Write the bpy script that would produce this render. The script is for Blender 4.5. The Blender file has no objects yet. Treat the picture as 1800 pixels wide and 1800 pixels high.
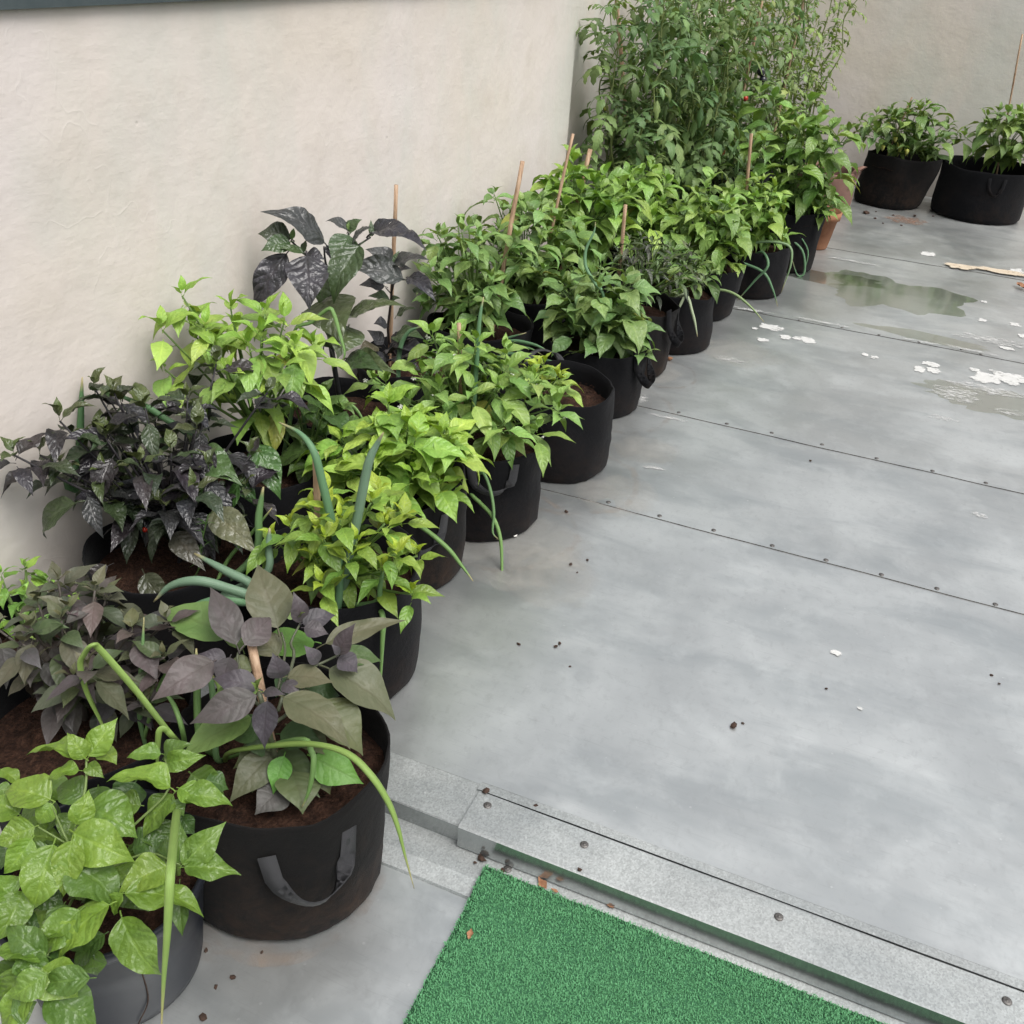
import bpy, bmesh, math, random
import numpy as np
from mathutils import Vector, Matrix, noise
R = math.radians
sc = bpy.context.scene
col = sc.collection

# ------------------------------------------------------------------ camera
F, YAW, PIT, ROL, CH = 1690.0, .357, .5435, .0755, 1.5
_w = Vector((-math.sin(YAW)*math.cos(PIT), math.cos(YAW)*math.cos(PIT), -math.sin(PIT)))
_r0 = Vector((math.cos(YAW), math.sin(YAW), 0)); _u0 = _r0.cross(_w)
_r = math.cos(ROL)*_r0 + math.sin(ROL)*_u0
_u = -math.sin(ROL)*_r0 + math.cos(ROL)*_u0
CAM = Vector((0, 0, CH))
cd = bpy.data.cameras.new('camera'); cam = bpy.data.objects.new('camera', cd); col.objects.link(cam)
cam.matrix_world = Matrix(((_r.x, _u.x, -_w.x, 0), (_r.y, _u.y, -_w.y, 0), (_r.z, _u.z, -_w.z, CH), (0, 0, 0, 1)))
cd.sensor_width = 36; cd.lens = F/1800*36; cd.clip_end = 500; cd.clip_start = .05
sc.camera = cam
def at(x, y, Y=None, Z=None, X=None):
    """point of the place seen in direction (x, y), at depth Y, height Z or across X"""
    d = _w + _r*((x-900)/F) - _u*((y-900)/F)
    if Y is not None: t = Y/d.y
    elif Z is not None: t = (Z-CH)/d.z
    else: t = X/d.x
    return CAM + d*t

# ------------------------------------------------------------------ light
SUN_EL, SUN_AZ = R(60), R(112)          # overcast, the brightest part of the sky to the right
wd = bpy.data.worlds.new('World'); sc.world = wd; wd.use_nodes = True
nt = wd.node_tree; bg = nt.nodes['Background']
sky = nt.nodes.new('ShaderNodeTexSky'); sky.sky_type = 'NISHITA'; sky.sun_disc = False
sky.sun_elevation = SUN_EL; sky.sun_rotation = SUN_AZ; sky.air_density = 1.0; sky.dust_density = 5.0; sky.ozone_density = 1.0
hs = nt.nodes.new('ShaderNodeHueSaturation'); hs.inputs['Saturation'].default_value = .22
nt.links.new(sky.outputs[0], hs.inputs['Color']); nt.links.new(hs.outputs[0], bg.inputs[0])
bg.inputs[1].default_value = .15
sl = bpy.data.lights.new('sun', 'SUN'); so = bpy.data.objects.new('sun', sl); col.objects.link(so)
sl.energy = 1.4; sl.angle = R(35); sl.color = (1, .97, .93)
sd = Vector((math.sin(SUN_AZ)*math.cos(SUN_EL), math.cos(SUN_AZ)*math.cos(SUN_EL), math.sin(SUN_EL)))
so.rotation_euler = sd.to_track_quat('Z', 'Y').to_euler(); so.location = sd*20
vs = sc.view_settings
vs.view_transform = 'Standard'; vs.look = 'None'; vs.exposure = 0.42; vs.gamma = 1; vs.use_curve_mapping = False
sc.cycles.max_bounces = 6; sc.cycles.diffuse_bounces = 3; sc.cycles.glossy_bounces = 2; sc.cycles.transmission_bounces = 4; sc.cycles.transparent_max_bounces = 6
sc.cycles.caustics_reflective = False; sc.cycles.caustics_refractive = False

# ------------------------------------------------------------------ helpers
def tag(o, label=None, cat=None, group=None, kind=None):
    if label: o['label'] = label
    if cat: o['category'] = cat
    if group: o['group'] = group
    if kind: o['kind'] = kind
    return o
def empty(name, loc):
    o = bpy.data.objects.new(name, None); o.empty_display_size = .05; col.objects.link(o); o.location = loc
    return o
def link(name, me, parent=None, loc=None):
    o = bpy.data.objects.new(name, me); col.objects.link(o)
    if parent is not None: o.parent = parent
    if loc is not None: o.location = loc
    return o
class MB:
    def __init__(s): s.v = []; s.f = []; s.uv = []
    def add(s, vs_, fs, uvs=None):
        b = len(s.v); s.v += [tuple(v) for v in vs_]; s.f += [tuple(i+b for i in f) for f in fs]
        s.uv += list(uvs) if uvs is not None else [(0, 0)]*len(vs_)
    def box(s, a, b):
        x0, y0, z0 = a; x1, y1, z1 = b
        s.add([(x0,y0,z0),(x1,y0,z0),(x1,y1,z0),(x0,y1,z0),(x0,y0,z1),(x1,y0,z1),(x1,y1,z1),(x0,y1,z1)],
              [(3,2,1,0),(4,5,6,7),(0,1,5,4),(1,2,6,5),(2,3,7,6),(3,0,4,7)])
    def tube(s, pts, rad, n=6, cap=True, flat=1.0):
        pts = [Vector(p) for p in pts]
        if not hasattr(rad, '__len__'): rad = [rad]*len(pts)
        ref = None; vv = []; ff = []; uu = []
        for i, p in enumerate(pts):
            t = (pts[min(i+1, len(pts)-1)] - pts[max(i-1, 0)]).normalized()
            if ref is None:
                ref = t.cross(Vector((0, 0, 1)))
                if ref.length < .1: ref = t.cross(Vector((1, 0, 0)))
            ref = (ref - t*ref.dot(t)).normalized(); bi = t.cross(ref)
            for k in range(n):
                a = 2*math.pi*k/n
                vv.append(p + (ref*math.cos(a) + bi*math.sin(a)*flat)*rad[i]); uu.append((k/n, i/max(1, len(pts)-1)))
        for i in range(len(pts)-1):
            for k in range(n):
                ff.append((i*n+k, i*n+(k+1) % n, (i+1)*n+(k+1) % n, (i+1)*n+k))
        if cap:
            ff.append(tuple(range(n))[::-1]); ff.append(tuple((len(pts)-1)*n+k for k in range(n)))
        s.add(vv, ff, uu)
    def mesh(s, name, mat, smooth=True):
        me = bpy.data.meshes.new(name); me.from_pydata(s.v, [], s.f)
        ul = me.uv_layers.new(name='UVMap'); li = np.empty(len(me.loops), dtype=np.int32); me.loops.foreach_get('vertex_index', li)
        ul.data.foreach_set('uv', np.array(s.uv, dtype=np.float32)[li].ravel())
        me.materials.append(mat)
        if smooth: me.polygons.foreach_set('use_smooth', [True]*len(me.polygons))
        me.update(); return me
def smooth_path(pts, n=6):
    """Catmull-Rom through pts"""
    P = [Vector(p) for p in pts]
    if len(P) < 3: return [P[0].lerp(P[-1], i/n) for i in range(n+1)]
    P = [P[0]*2-P[1]] + P + [P[-1]*2-P[-2]]; out = []
    for i in range(1, len(P)-2):
        for k in range(n):
            t = k/n; a, b, c, d = P[i-1:i+3]
            out.append(.5*((2*b)+(c-a)*t+(2*a-5*b+4*c-d)*t*t+(3*b-a-3*c+d)*t**3))
    out.append(P[-2]); return out
def sstep(a, b, x):
    t = min(1, max(0, (x-a)/(b-a))); return t*t*(3-2*t)

# ------------------------------------------------------------------ materials
class N:
    def __init__(s, name):
        s.m = bpy.data.materials.new(name); s.m.use_nodes = True; s.t = s.m.node_tree
        s.b = s.t.nodes['Principled BSDF']; s.out = s.t.nodes['Material Output']
    def n(s, typ, **kw):
        o = s.t.nodes.new('ShaderNode'+typ)
        for k, v in kw.items():
            if k.startswith('i_'): o.inputs[int(k[2:]) if k[2:].isdigit() else k[2:].replace('_', ' ')].default_value = v
            else: setattr(o, k, v)
        return o
    def l(s, a, b): s.t.links.new(a, b); return s
    def noise(s, vec, scale, detail=4, rough=.5, dist=0):
        o = s.n('TexNoise'); o.inputs['Scale'].default_value = scale; o.inputs['Detail'].default_value = detail
        o.inputs['Roughness'].default_value = rough; o.inputs['Distortion'].default_value = dist
        if vec is not None: s.l(vec, o.inputs['Vector'])
        return o.outputs['Fac']
    def ramp(s, fac, stops):
        o = s.n('ValToRGB'); e = o.color_ramp.elements
        while len(e) < len(stops): e.new(.5)
        for i, (p, c) in enumerate(stops):
            e[i].position = p; e[i].color = (c, c, c, 1) if not hasattr(c, '__len__') else (*c, 1)
        s.l(fac, o.inputs[0]); return o.outputs[0]
    def mix(s, fac, a, b, mode='MIX'):
        o = s.n('Mix', data_type='RGBA', blend_type=mode)
        for ix, v in ((0, fac), (6, a), (7, b)):
            inp = o.inputs[ix]
            if hasattr(v, 'links'): s.l(v, inp)
            elif hasattr(v, '__len__'): inp.default_value = (*v, 1)
            else: inp.default_value = v if ix == 0 else (v, v, v, 1)
        return o.outputs[2]
    def math(s, op, a, b=0.0, clamp=False):
        o = s.n('Math', operation=op, use_clamp=clamp)
        for inp, v in ((o.inputs[0], a), (o.inputs[1], b)):
            if hasattr(v, 'links'): s.l(v, inp)
            else: inp.default_value = v
        return o.outputs[0]
    def bump(s, h, strength, dist, nrm=None):
        o = s.n('Bump'); o.inputs['Strength'].default_value = strength; o.inputs['Distance'].default_value = dist
        s.l(h, o.inputs['Height'])
        if nrm is not None: s.l(nrm, o.inputs['Normal'])
        return o.outputs[0]
    def coord(s, which='Object', scale=None):
        o = s.n('TexCoord'); v = o.outputs[which]
        if scale:
            m = s.n('Mapping'); m.inputs['Scale'].default_value = scale; s.l(v, m.inputs[0]); v = m.outputs[0]
        return v
    def pos(s, scale=None):
        o = s.n('NewGeometry'); v = o.outputs['Position']
        if scale:
            m = s.n('Mapping'); m.inputs['Scale'].default_value = scale; s.l(v, m.inputs[0]); v = m.outputs[0]
        return v
    def set(s, **kw):
        for k, v in kw.items():
            i = s.b.inputs[k.replace('_', ' ')]
            if hasattr(v, 'links'): s.l(v, i)
            elif hasattr(v, '__len__'): i.default_value = (*v, 1)
            else: i.default_value = v
        return s

def m_leaf(name, rough=.40, spec=.5, trans=.18, veins=7.0, bump=.5, veincol=1.35, tomato=False):
    a = N(name); info = a.n('ObjectInfo'); uv = a.coord('UV')
    sp = a.n('SeparateXYZ'); a.l(uv, sp.inputs[0])
    v = a.math('ABSOLUTE', a.math('SUBTRACT', a.math('MULTIPLY', sp.outputs[0], 2.0), 1.0))
    oc = a.coord('Object'); nz = a.noise(oc, 5, 2); nf = a.noise(oc, 16, 2)
    s = a.math('SUBTRACT', a.math('MULTIPLY', sp.outputs[1], veins), a.math('MULTIPLY', v, 1.5))
    s = a.math('ADD', s, a.math('MULTIPLY', nz, 1.3))
    fr = a.math('ABSOLUTE', a.math('SUBTRACT', a.math('FRACT', s), .5))           # 0.5 at vein, 0 between
    lat = a.ramp(fr, [(.43, 0), (.495, 1)])
    mid = a.ramp(v, [(.03, 1), (.10, 0)])
    vein = a.math('MAXIMUM', a.math('MULTIPLY', lat, .30), mid)
    rnd = a.n('Mapping'); base = info.outputs['Color']
    c1 = a.mix(a.ramp(nz, [(.3, 0), (.75, 1)]), base, a.mix(1.0, base, (.72, .80, .72), 'MULTIPLY'))
    c2 = a.mix(a.math('MULTIPLY', vein, .55), c1, a.mix(1.0, c1, (veincol, veincol*.95, veincol*.9), 'MULTIPLY'))
    h = a.math('ADD', a.math('MULTIPLY', a.math('SUBTRACT', 1.0, a.math('POWER', a.math('MULTIPLY', fr, 2.0), 2.0)), .55),
               a.math('MULTIPLY', nf, .9))
    h = a.math('SUBTRACT', h, a.math('MULTIPLY', mid, .8))
    a.set(Base_Color=c2, Roughness=a.math('ADD', rough-.08, a.math('MULTIPLY', nz, .16)), Specular_IOR_Level=spec, Normal=a.bump(h, bump*.42, .05))
    tr = a.n('BsdfTranslucent'); mx = a.n('MixShader'); mx.inputs[0].default_value = trans
    a.l(a.mix(1.0, c2, (1.5, 1.45, .6), 'MULTIPLY'), tr.inputs[0])
    a.l(a.b.outputs[0], mx.inputs[1]); a.l(tr.outputs[0], mx.inputs[2]); a.l(mx.outputs[0], a.out.inputs[0])
    return a.m
def m_obj(name, rough=.5, spec=.4, var=.3, scale=30, bump=.2, trans=0):
    """plain material tinted by the object's colour"""
    a = N(name); info = a.n('ObjectInfo'); oc = a.pos(); nz = a.noise(oc, scale, 4, .6)
    c = a.mix(nz, a.mix(1.0, info.outputs['Color'], 1-var, 'MULTIPLY'), a.mix(1.0, info.outputs['Color'], 1+var, 'MULTIPLY'))
    a.set(Base_Color=c, Roughness=rough, Specular_IOR_Level=spec, Normal=a.bump(nz, bump, .004))
    if trans:
        tr = a.n('BsdfTranslucent'); mx = a.n('MixShader'); mx.inputs[0].default_value = trans
        a.l(c, tr.inputs[0]); a.l(a.b.outputs[0], mx.inputs[1]); a.l(tr.outputs[0], mx.inputs[2]); a.l(mx.outputs[0], a.out.inputs[0])
    return a.m
M = {}
M['leaf'] = m_leaf('pepper_leaf')
M['leaf_crinkled'] = m_leaf('crinkled_leaf', rough=.38, spec=.5, bump=.5)
M['leaf_dark'] = m_leaf('glossy_dark_leaf', rough=.33, spec=.6, trans=.06, veincol=1.2, bump=.6)
M['leaf_dull'] = m_leaf('dull_purple_leaf', rough=.5, spec=.4, trans=.08, veincol=.80, bump=.25)
M['leaf_tom'] = m_leaf('tomato_leaf', rough=.5, spec=.35, trans=.2, veins=5, bump=.35)
M['stem'] = m_obj('green_stem', .5, .35, .25, 40)
def m_onion():
    a = N('onion_leaf'); info = a.n('ObjectInfo'); st = a.noise(a.coord('UV', (26, 1.2, 1)), 1, 3, .6); bl = a.noise(a.pos(), 30, 3, .6)
    c = a.mix(st, a.mix(1.0, info.outputs['Color'], .72, 'MULTIPLY'), a.mix(1.0, info.outputs['Color'], 1.28, 'MULTIPLY'))
    c = a.mix(a.ramp(bl, [(.45, 0), (.75, .45)]), c, a.mix(1.0, c, (1.25, 1.2, 1.3), 'MULTIPLY'))
    sp = a.n('SeparateXYZ'); a.l(a.coord('UV'), sp.inputs[0]); c = a.mix(a.ramp(sp.outputs[1], [(.88, 0), (.97, .8)]), c, (.38, .31, .16))
    a.set(Base_Color=c, Roughness=.5, Specular_IOR_Level=.35, Normal=a.bump(st, .3, .003)); return a.m
M['onion'] = m_onion()
M['fruit'] = m_obj('fruit_skin', .2, .5, .08, 10, .02)
M['petal'] = m_obj('white_petal', .6, .3, .05, 30, 0, .2)

def m_cane():
    a = N('bamboo_cane'); p = a.coord('Object', (60, 60, 9)); nz = a.noise(p, 1, 5, .6)
    c = a.ramp(nz, [(.3, (.22, .13, .075)), (.55, (.42, .28, .18)), (.75, (.55, .40, .28))])
    a.set(Base_Color=c, Roughness=.7, Normal=a.bump(nz, .5, .01)); return a.m
M['cane'] = m_cane()
def m_felt(name, base, dirt, amt):
    a = N(name); p = a.coord('Object'); g = a.coord('Generated'); sp = a.n('SeparateXYZ'); a.l(g, sp.inputs[0])
    fib = a.noise(p, 420, 3, .7); big = a.noise(p, 7, 5, .62, .4); med = a.noise(p, 38, 5, .7, .6)
    low = a.ramp(sp.outputs[2], [(0.0, 1.0), (.18, .62), (.55, .25), (.9, .05)])
    d = a.math('MULTIPLY', a.ramp(a.math('ADD', a.math('MULTIPLY', big, .6), a.math('MULTIPLY', med, .5)), [(.50, 0), (.74, 1)]), low)
    d = a.math('MULTIPLY', d, amt)
    c0 = a.mix(fib, tuple(x*.75 for x in base), tuple(x*1.35 for x in base))
    a.set(Base_Color=a.mix(d, c0, dirt), Roughness=.95, Specular_IOR_Level=.12, Sheen_Weight=.03, Sheen_Roughness=.5,
          Normal=a.bump(fib, .35, .004, a.bump(big, .25, .03)))
    return a.m
M['felt'] = m_felt('black_felt', (.0060, .0062, .0072), (.05, .030, .020), .35)
M['felt_dirty'] = m_felt('soiled_black_felt', (.0075, .0072, .0072), (.085, .05, .032), .55)
M['felt_brown'] = m_felt('brown_felt', (.21, .125, .10), (.10, .06, .04), .6)
def m_web():
    a = N('webbing'); p = a.coord('UV', (1, 1, 1)); sp = a.n('SeparateXYZ'); a.l(p, sp.inputs[0])
    w = a.n('TexWave', wave_type='BANDS', bands_direction='DIAGONAL'); w.inputs['Scale'].default_value = 40; w.inputs['Distortion'].default_value = 0
    mp = a.n('Mapping'); mp.inputs['Scale'].default_value = (.12, 1, 1); a.l(a.coord('UV'), mp.inputs[0]); a.l(mp.outputs[0], w.inputs[0])
    a.set(Base_Color=a.mix(w.outputs['Fac'], (.016, .016, .018), (.055, .055, .06)), Roughness=.55, Normal=a.bump(w.outputs['Fac'], .5, .004)); return a.m
M['web'] = m_web()
def m_soil():
    a = N('coir_soil'); p = a.pos(); n1 = a.noise(p, 60, 8, .75, .5); n2 = a.noise(p, 14, 4, .6)
    vo = a.n('TexVoronoi'); vo.inputs['Scale'].default_value = 170; a.l(p, vo.inputs[0])
    c = a.ramp(n1, [(.28, (.020, .010, .007)), (.48, (.062, .030, .019)), (.62, (.12, .060, .038)), (.80, (.24, .145, .095))])
    a.set(Base_Color=a.mix(1.0, c, a.ramp(n2, [(.3, .36), (.7, .78)]), 'MULTIPLY'), Roughness=.95, Specular_IOR_Level=.2,
          Normal=a.bump(a.math('ADD', n1, a.math('MULTIPLY', vo.outputs['Distance'], .6)), .9, .012)); return a.m
M['soil'] = m_soil()
def m_plastic():
    a = N('grey_black_plastic'); p = a.coord('Object'); n1 = a.noise(p, 9, 5, .65, .5); n2 = a.noise(p, 120, 3, .6)
    c = a.mix(a.ramp(n1, [(.45, 0), (.75, .5)]), (.015, .017, .023), (.034, .036, .042))
    a.set(Base_Color=c, Roughness=a.ramp(n1, [(.3, .36), (.7, .5)]), Specular_IOR_Level=.2, Normal=a.bump(n2, .06, .002)); return a.m
M['plastic'] = m_plastic()
def m_terra():
    a = N('terracotta'); p = a.coord('Object'); n1 = a.noise(p, 18, 5, .6)
    a.set(Base_Color=a.ramp(n1, [(.3, (.24, .10, .05)), (.7, (.36, .17, .09))]), Roughness=.85); return a.m
M['terra'] = m_terra()
def m_wall():
    a = N('trowelled_render'); p = a.pos()
    n1 = a.noise(p, .9, 3, .55, .3); n2 = a.noise(a.pos((1, 1, .5)), 2.1, 4, .6, .3); n3 = a.noise(p, 7, 4, .6, .1)
    c = a.mix(a.ramp(n1, [(.36, 0), (.62, 1)]), (.635, .575, .505), (.655, .600, .570))
    c = a.mix(a.ramp(n2, [(.46, 0), (.66, .62)]), c, (.545, .555, .50))
    c = a.mix(a.ramp(n3, [(.50, 0), (.76, .38)]), c, (.52, .465, .405))
    # trowel ridges, hairline cracks and pits
    rid = a.math('ABSOLUTE', a.math('SUBTRACT', a.noise(a.pos((1, 1.2, .9)), 2.9, 3, .6, .2), .5))
    msk = a.ramp(a.noise(p, 2.3, 2, .5), [(.54, 0), (.62, 1)])
    ridge = a.math('MULTIPLY', a.ramp(rid, [(.0, 1), (.006, 0)]), msk)
    c = a.mix(a.math('MULTIPLY', ridge, .07), c, (.72, .70, .66))
    vo = a.n('TexVoronoi'); vo.inputs['Scale'].default_value = 6.5; a.l(p, vo.inputs[0])
    pit = a.ramp(vo.outputs['Distance'], [(.0, 0), (.016, 0), (.04, 1)])
    c = a.mix(a.math('MULTIPLY', a.math('SUBTRACT', 1.0, pit), .25), c, (.36, .33, .29))
    h = a.math('ADD', a.math('MULTIPLY', n3, .42), a.math('MULTIPLY', ridge, .022))
    h = a.math('ADD', h, a.math('MULTIPLY', pit, .07)); h = a.math('ADD', h, a.math('MULTIPLY', a.noise(a.pos((1, .55, 2.4)), 26, 4, .65), .06))
    a.set(Base_Color=c, Roughness=.88, Specular_IOR_Level=.25, Normal=a.bump(h, .27, .045)); return a.m
M['wall'] = m_wall()
def m_metal(name, tint=(.615, .635, .625), lo=.26, hi=.42, spangle=False, metallic=.82, dark=.76):
    a = N(name); p = a.pos()
    n1 = a.noise(p, 1.6, 4, .62, .5); n2 = a.noise(a.pos((1.0, 2.6, 1)), 1.9, 4, .62, .4); n3 = a.noise(p, 8, 4, .7, .3)
    t = tint
    c = a.mix(a.ramp(n1, [(.38, 0), (.60, 1)]), tuple(x*.90 for x in t), tuple(x*1.07 for x in t))
    c = a.mix(a.ramp(n2, [(.47, 0), (.66, .75)]), c, tuple(x*y*dark for x, y in zip(t, (.97, 1.0, 1.02))))
    c = a.mix(a.ramp(n3, [(.50, 0), (.70, .42)]), c, tuple(min(.95, x*1.2) for x in t))
    n6 = a.noise(a.pos((1.4, 1, 1)), 34, 4, .75, .4)
    c = a.mix(a.ramp(n6, [(.52, 0), (.72, .34)]), c, tuple(x*.70 for x in t))
    vo = a.n('TexVoronoi'); vo.inputs['Scale'].default_value = 30; a.l(p, vo.inputs[0])
    fl = a.math('MULTIPLY', a.ramp(vo.outputs['Distance'], [(.05, 1), (.11, 0)]), a.ramp(n6, [(.50, 0), (.58, 1)]))
    c = a.mix(a.math('MULTIPLY', fl, .5), c, (.80, .81, .80))
    rough = a.math('ADD', a.ramp(n1, [(.3, lo), (.7, hi)]), a.math('MULTIPLY', n3, .12))
    if spangle:
        v2 = a.n('TexVoronoi'); v2.inputs['Scale'].default_value = 330; a.l(p, v2.inputs[0])
        c = a.mix(.5, c, a.mix(1.0, c, a.ramp(v2.outputs['Color'], [(.1, .55), (.9, 1.2)]), 'MULTIPLY'))
    sc_ = a.ramp(a.noise(a.pos((2.2, 46, 1)), 5, 3, .7, .8), [(.60, 0), (.66, 1)])
    c = a.mix(a.math('MULTIPLY', sc_, .16), c, tuple(x*.55 for x in t))
    a.set(Base_Color=c, Metallic=metallic, Roughness=rough, Normal=a.bump(n3, .03, .02)); return a.m
M['zinc'] = m_metal('zinc_sheet')
M['galv'] = m_metal('galvanised_flashing', (.52, .54, .53), .46, .58, True, .85, .8)
M['riser'] = m_metal('smooth_flashing', (.42, .44, .435), .09, .16)
def m_simple(name, c1, c2, scale, rough, bump=.3, spec=.4, metal=0):
    a = N(name); p = a.pos(); n1 = a.noise(p, scale, 5, .65)
    a.set(Base_Color=a.ramp(n1, [(.3, c1), (.7, c2)]), Roughness=rough, Specular_IOR_Level=spec, Metallic=metal, Normal=a.bump(n1, bump, .004)); return a.m
M['grime'] = m_simple('seam_grime', (.035, .033, .03), (.20, .19, .17), 24, .9)
M['screw'] = m_simple('screw_head', (.09, .085, .08), (.2, .19, .18), 160, .5, .2, .5, .7)
M['coping'] = m_simple('dark_coping', (.042, .058, .062), (.065, .082, .086), 12, .5, .1)
M['turf'] = m_obj('turf_fibre', .6, .3, .28, 260, 0)
M['turf_base'] = m_simple('turf_backing', (.025, .10, .045), (.04, .14, .06), 60, .9)
M['dry'] = m_simple('dry_leaf', (.20, .09, .045), (.42, .22, .12), 70, .8)
M['clod'] = m_simple('soil_crumb', (.022, .014, .010), (.07, .04, .028), 90, .95)
M['label'] = m_simple('white_label', (.62, .60, .56), (.72, .70, .66), 60, .7)
def m_decal(name, c1, c2, scale, lo, hi, amt=1.0, rough=.8, stretch=(1, 1, 1)):
    """dried-on deposit that thins out where its noise is low"""
    a = N(name); p = a.pos(stretch); n1 = a.noise(p, scale, 6, .7, .6); uv = a.coord('UV'); sp = a.n('SeparateXYZ'); a.l(uv, sp.inputs[0])
    edge = a.ramp(sp.outputs[0], [(.0, 1), (.75, .8), (1, 0)])
    al = a.math('MULTIPLY', a.ramp(a.math('ADD', a.math('MULTIPLY', n1, .72), a.math('MULTIPLY', edge, .28)), [(lo, 0), (hi, 1)]), amt)
    a.set(Base_Color=a.ramp(n1, [(.3, c1), (.7, c2)]), Roughness=rough, Alpha=al); return a.m
M['white_splash'] = m_decal('dried_white_paint', (.50, .50, .48), (.62, .62, .60), 40, .44, .56, .92)
M['white_smear'] = m_decal('smeared_white_paint', (.46, .46, .45), (.60, .60, .58), 30, .56, .70, .8, .8, (1, 2.6, 1))
M['tan'] = m_decal('dried_filler', (.46, .36, .25), (.56, .50, .40), 30, .42, .54)
M['ring'] = m_decal('rust_ring', (.20, .12, .075), (.40, .29, .21), 13, .55, .95, .34)
M['tide'] = m_decal('tide_mark', (.34, .31, .26), (.50, .48, .44), 9, .42, .85, .36)
M['dust'] = m_decal('spilt_soil', (.17, .08, .045), (.30, .17, .11), 34, .52, .72, .8)
def m_water():
    a = N('puddle_water'); a.t.nodes.remove(a.b)
    g = a.n('BsdfGlossy'); g.inputs['Roughness'].default_value = .09; g.inputs[0].default_value = (.95, .97, .95, 1)
    t = a.n('BsdfTransparent'); t.inputs[0].default_value = (.84, .86, .82, 1)
    fr = a.n('Fresnel'); fr.inputs[0].default_value = 1.33; mx = a.n('MixShader')
    a.l(a.math('MULTIPLY', fr.outputs[0], .5), mx.inputs[0]); a.l(t.outputs[0], mx.inputs[1]); a.l(g.outputs[0], mx.inputs[2]); a.l(mx.outputs[0], a.out.inputs[0]); return a.m
M['water'] = m_water()

# ------------------------------------------------------------------ the setting: floor, walls, step
XW = -1.6; YB = 8.02; Z0 = -.065; YS = 1.283
seamY = [YS, 2.52, 3.28, 4.62, 6.06, YB]
def und(x, y):
    return .0022*noise.noise(Vector((x*1.6, y*1.6, 3.1))) + .0012*noise.noise(Vector((x*4.2, y*3.5, 8.4)))
def lap(x, y):
    z = und(x, y)
    for k_ in (1, 2, 3, 4):
        if seamY[k_]-.019 <= y < seamY[k_]+.3: z += .0026*(1-sstep(0, .22, y-seamY[k_]+.018))
    return z
fl = MB(); fl.box((XW-.2, YS, -.2), (4.2, YB+.3, -.012)); floor = link('floor', fl.mesh('floor', M['zinc'], False)); tag(floor, kind='structure')
sheets = []
for k in range(5):
    y0, y1 = seamY[k], seamY[k+1]
    m = MB(); nx, ny = 170, 24; x0, x1 = XW+.002, 4.1
    vv = []
    ys = [y0 + (0 if k == 0 else -.018)] + [y0 + .004 + (y1-y0-.006)*j/(ny-1) for j in range(ny)]
    for j, y in enumerate(ys):
        for i in range(nx+1):
            x = x0 + (x1-x0)*i/nx; yy = y; z = und(x, y)
            if k > 0 and j == 0:
                yy = y + .004*noise.noise(Vector((x*5, k*7.3, 0)))
            if k > 0: z += .0026*(1-sstep(0, .22, y-ys[0]))
            vv.append((x, yy, z))
    ff = [(j*(nx+1)+i, j*(nx+1)+i+1, (j+1)*(nx+1)+i+1, (j+1)*(nx+1)+i) for j in range(len(ys)-1) for i in range(nx)]
    m.add(vv, ff)
    b = len(m.v)                                       # turned-down front edge, with its own vertices
    m.add([(v[0], v[1]-.0002, v[2]) for v in vv[:nx+1]] + [(v[0], v[1]-.0002, v[2]-(.006 if k else .014)) for v in vv[:nx+1]], [])
    m.f += [(b+i, b+nx+1+i, b+nx+2+i, b+i+1) for i in range(nx)]
    me = m.mesh('metal_sheet', M['zinc']); me.materials.append(M['grime'])
    for q in me.polygons[-nx:]: q.material_index = 1; q.use_smooth = False
    s = link('metal_sheet', me, floor); sheets.append(s)
sm = MB(); sm.tube([(0, 0, 0), (0, 0, .0022), (0, 0, .0030)], [.0072, .0070, .0042], 12); screw_me = sm.mesh('screw', M['screw'])
rg = random.Random(5)
screw_px = {1: [(1069.5, 883), (1159.5, 907), (1254.5, 932), (1357.5, 959), (1452, 984.5), (1549.5, 1010), (1647, 1034.5), (1749.5, 1062.5)],
            2: [(1193, 725.5), (1277.5, 745), (1356.5, 761), (1445, 781.5), (1541, 806), (1639, 828), (1733, 848.5)],
            3: [(1405, 563), (1480, 576), (1545, 589), (1615, 602), (1690, 615), (1724, 623)]}
for k, L in screw_px.items():
    for q in L:
        p = at(*q, Z=.003); o = link('screw', screw_me, sheets[k], (p.x, p.y, lap(p.x, p.y)-.0004))
for k in (1, 2, 3):                                    # the rows go on beyond the picture
    for i in range(8): link('screw', screw_me, sheets[k], (1.35+.17*i+.1*(k-1)*.5, seamY[k]+.022, lap(1.35+.17*i, seamY[k]+.022)-.0004))

lf = MB(); lf.box((XW-.2, -3.5, -.2), (4.2, 1.2, Z0-.004)); lower = link('lower_floor', lf.mesh('lower_floor', M['zinc'], False)); tag(lower, kind='structure')
m = MB(); nx, ny = 120, 60; vv = []
for j in range(ny+1):
    for i in range(nx+1):
        x = XW+.002 + 5.6*i/nx; y = -3.4 + 4.51*j/ny; vv.append((x, y, Z0 + .5*und(x+9, y)))
m.add(vv, [(j*(nx+1)+i, j*(nx+1)+i+1, (j+1)*(nx+1)+i+1, (j+1)*(nx+1)+i) for j in range(ny) for i in range(nx)])
link('metal_sheet', m.mesh('metal_sheet', M['zinc']), lower)

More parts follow.
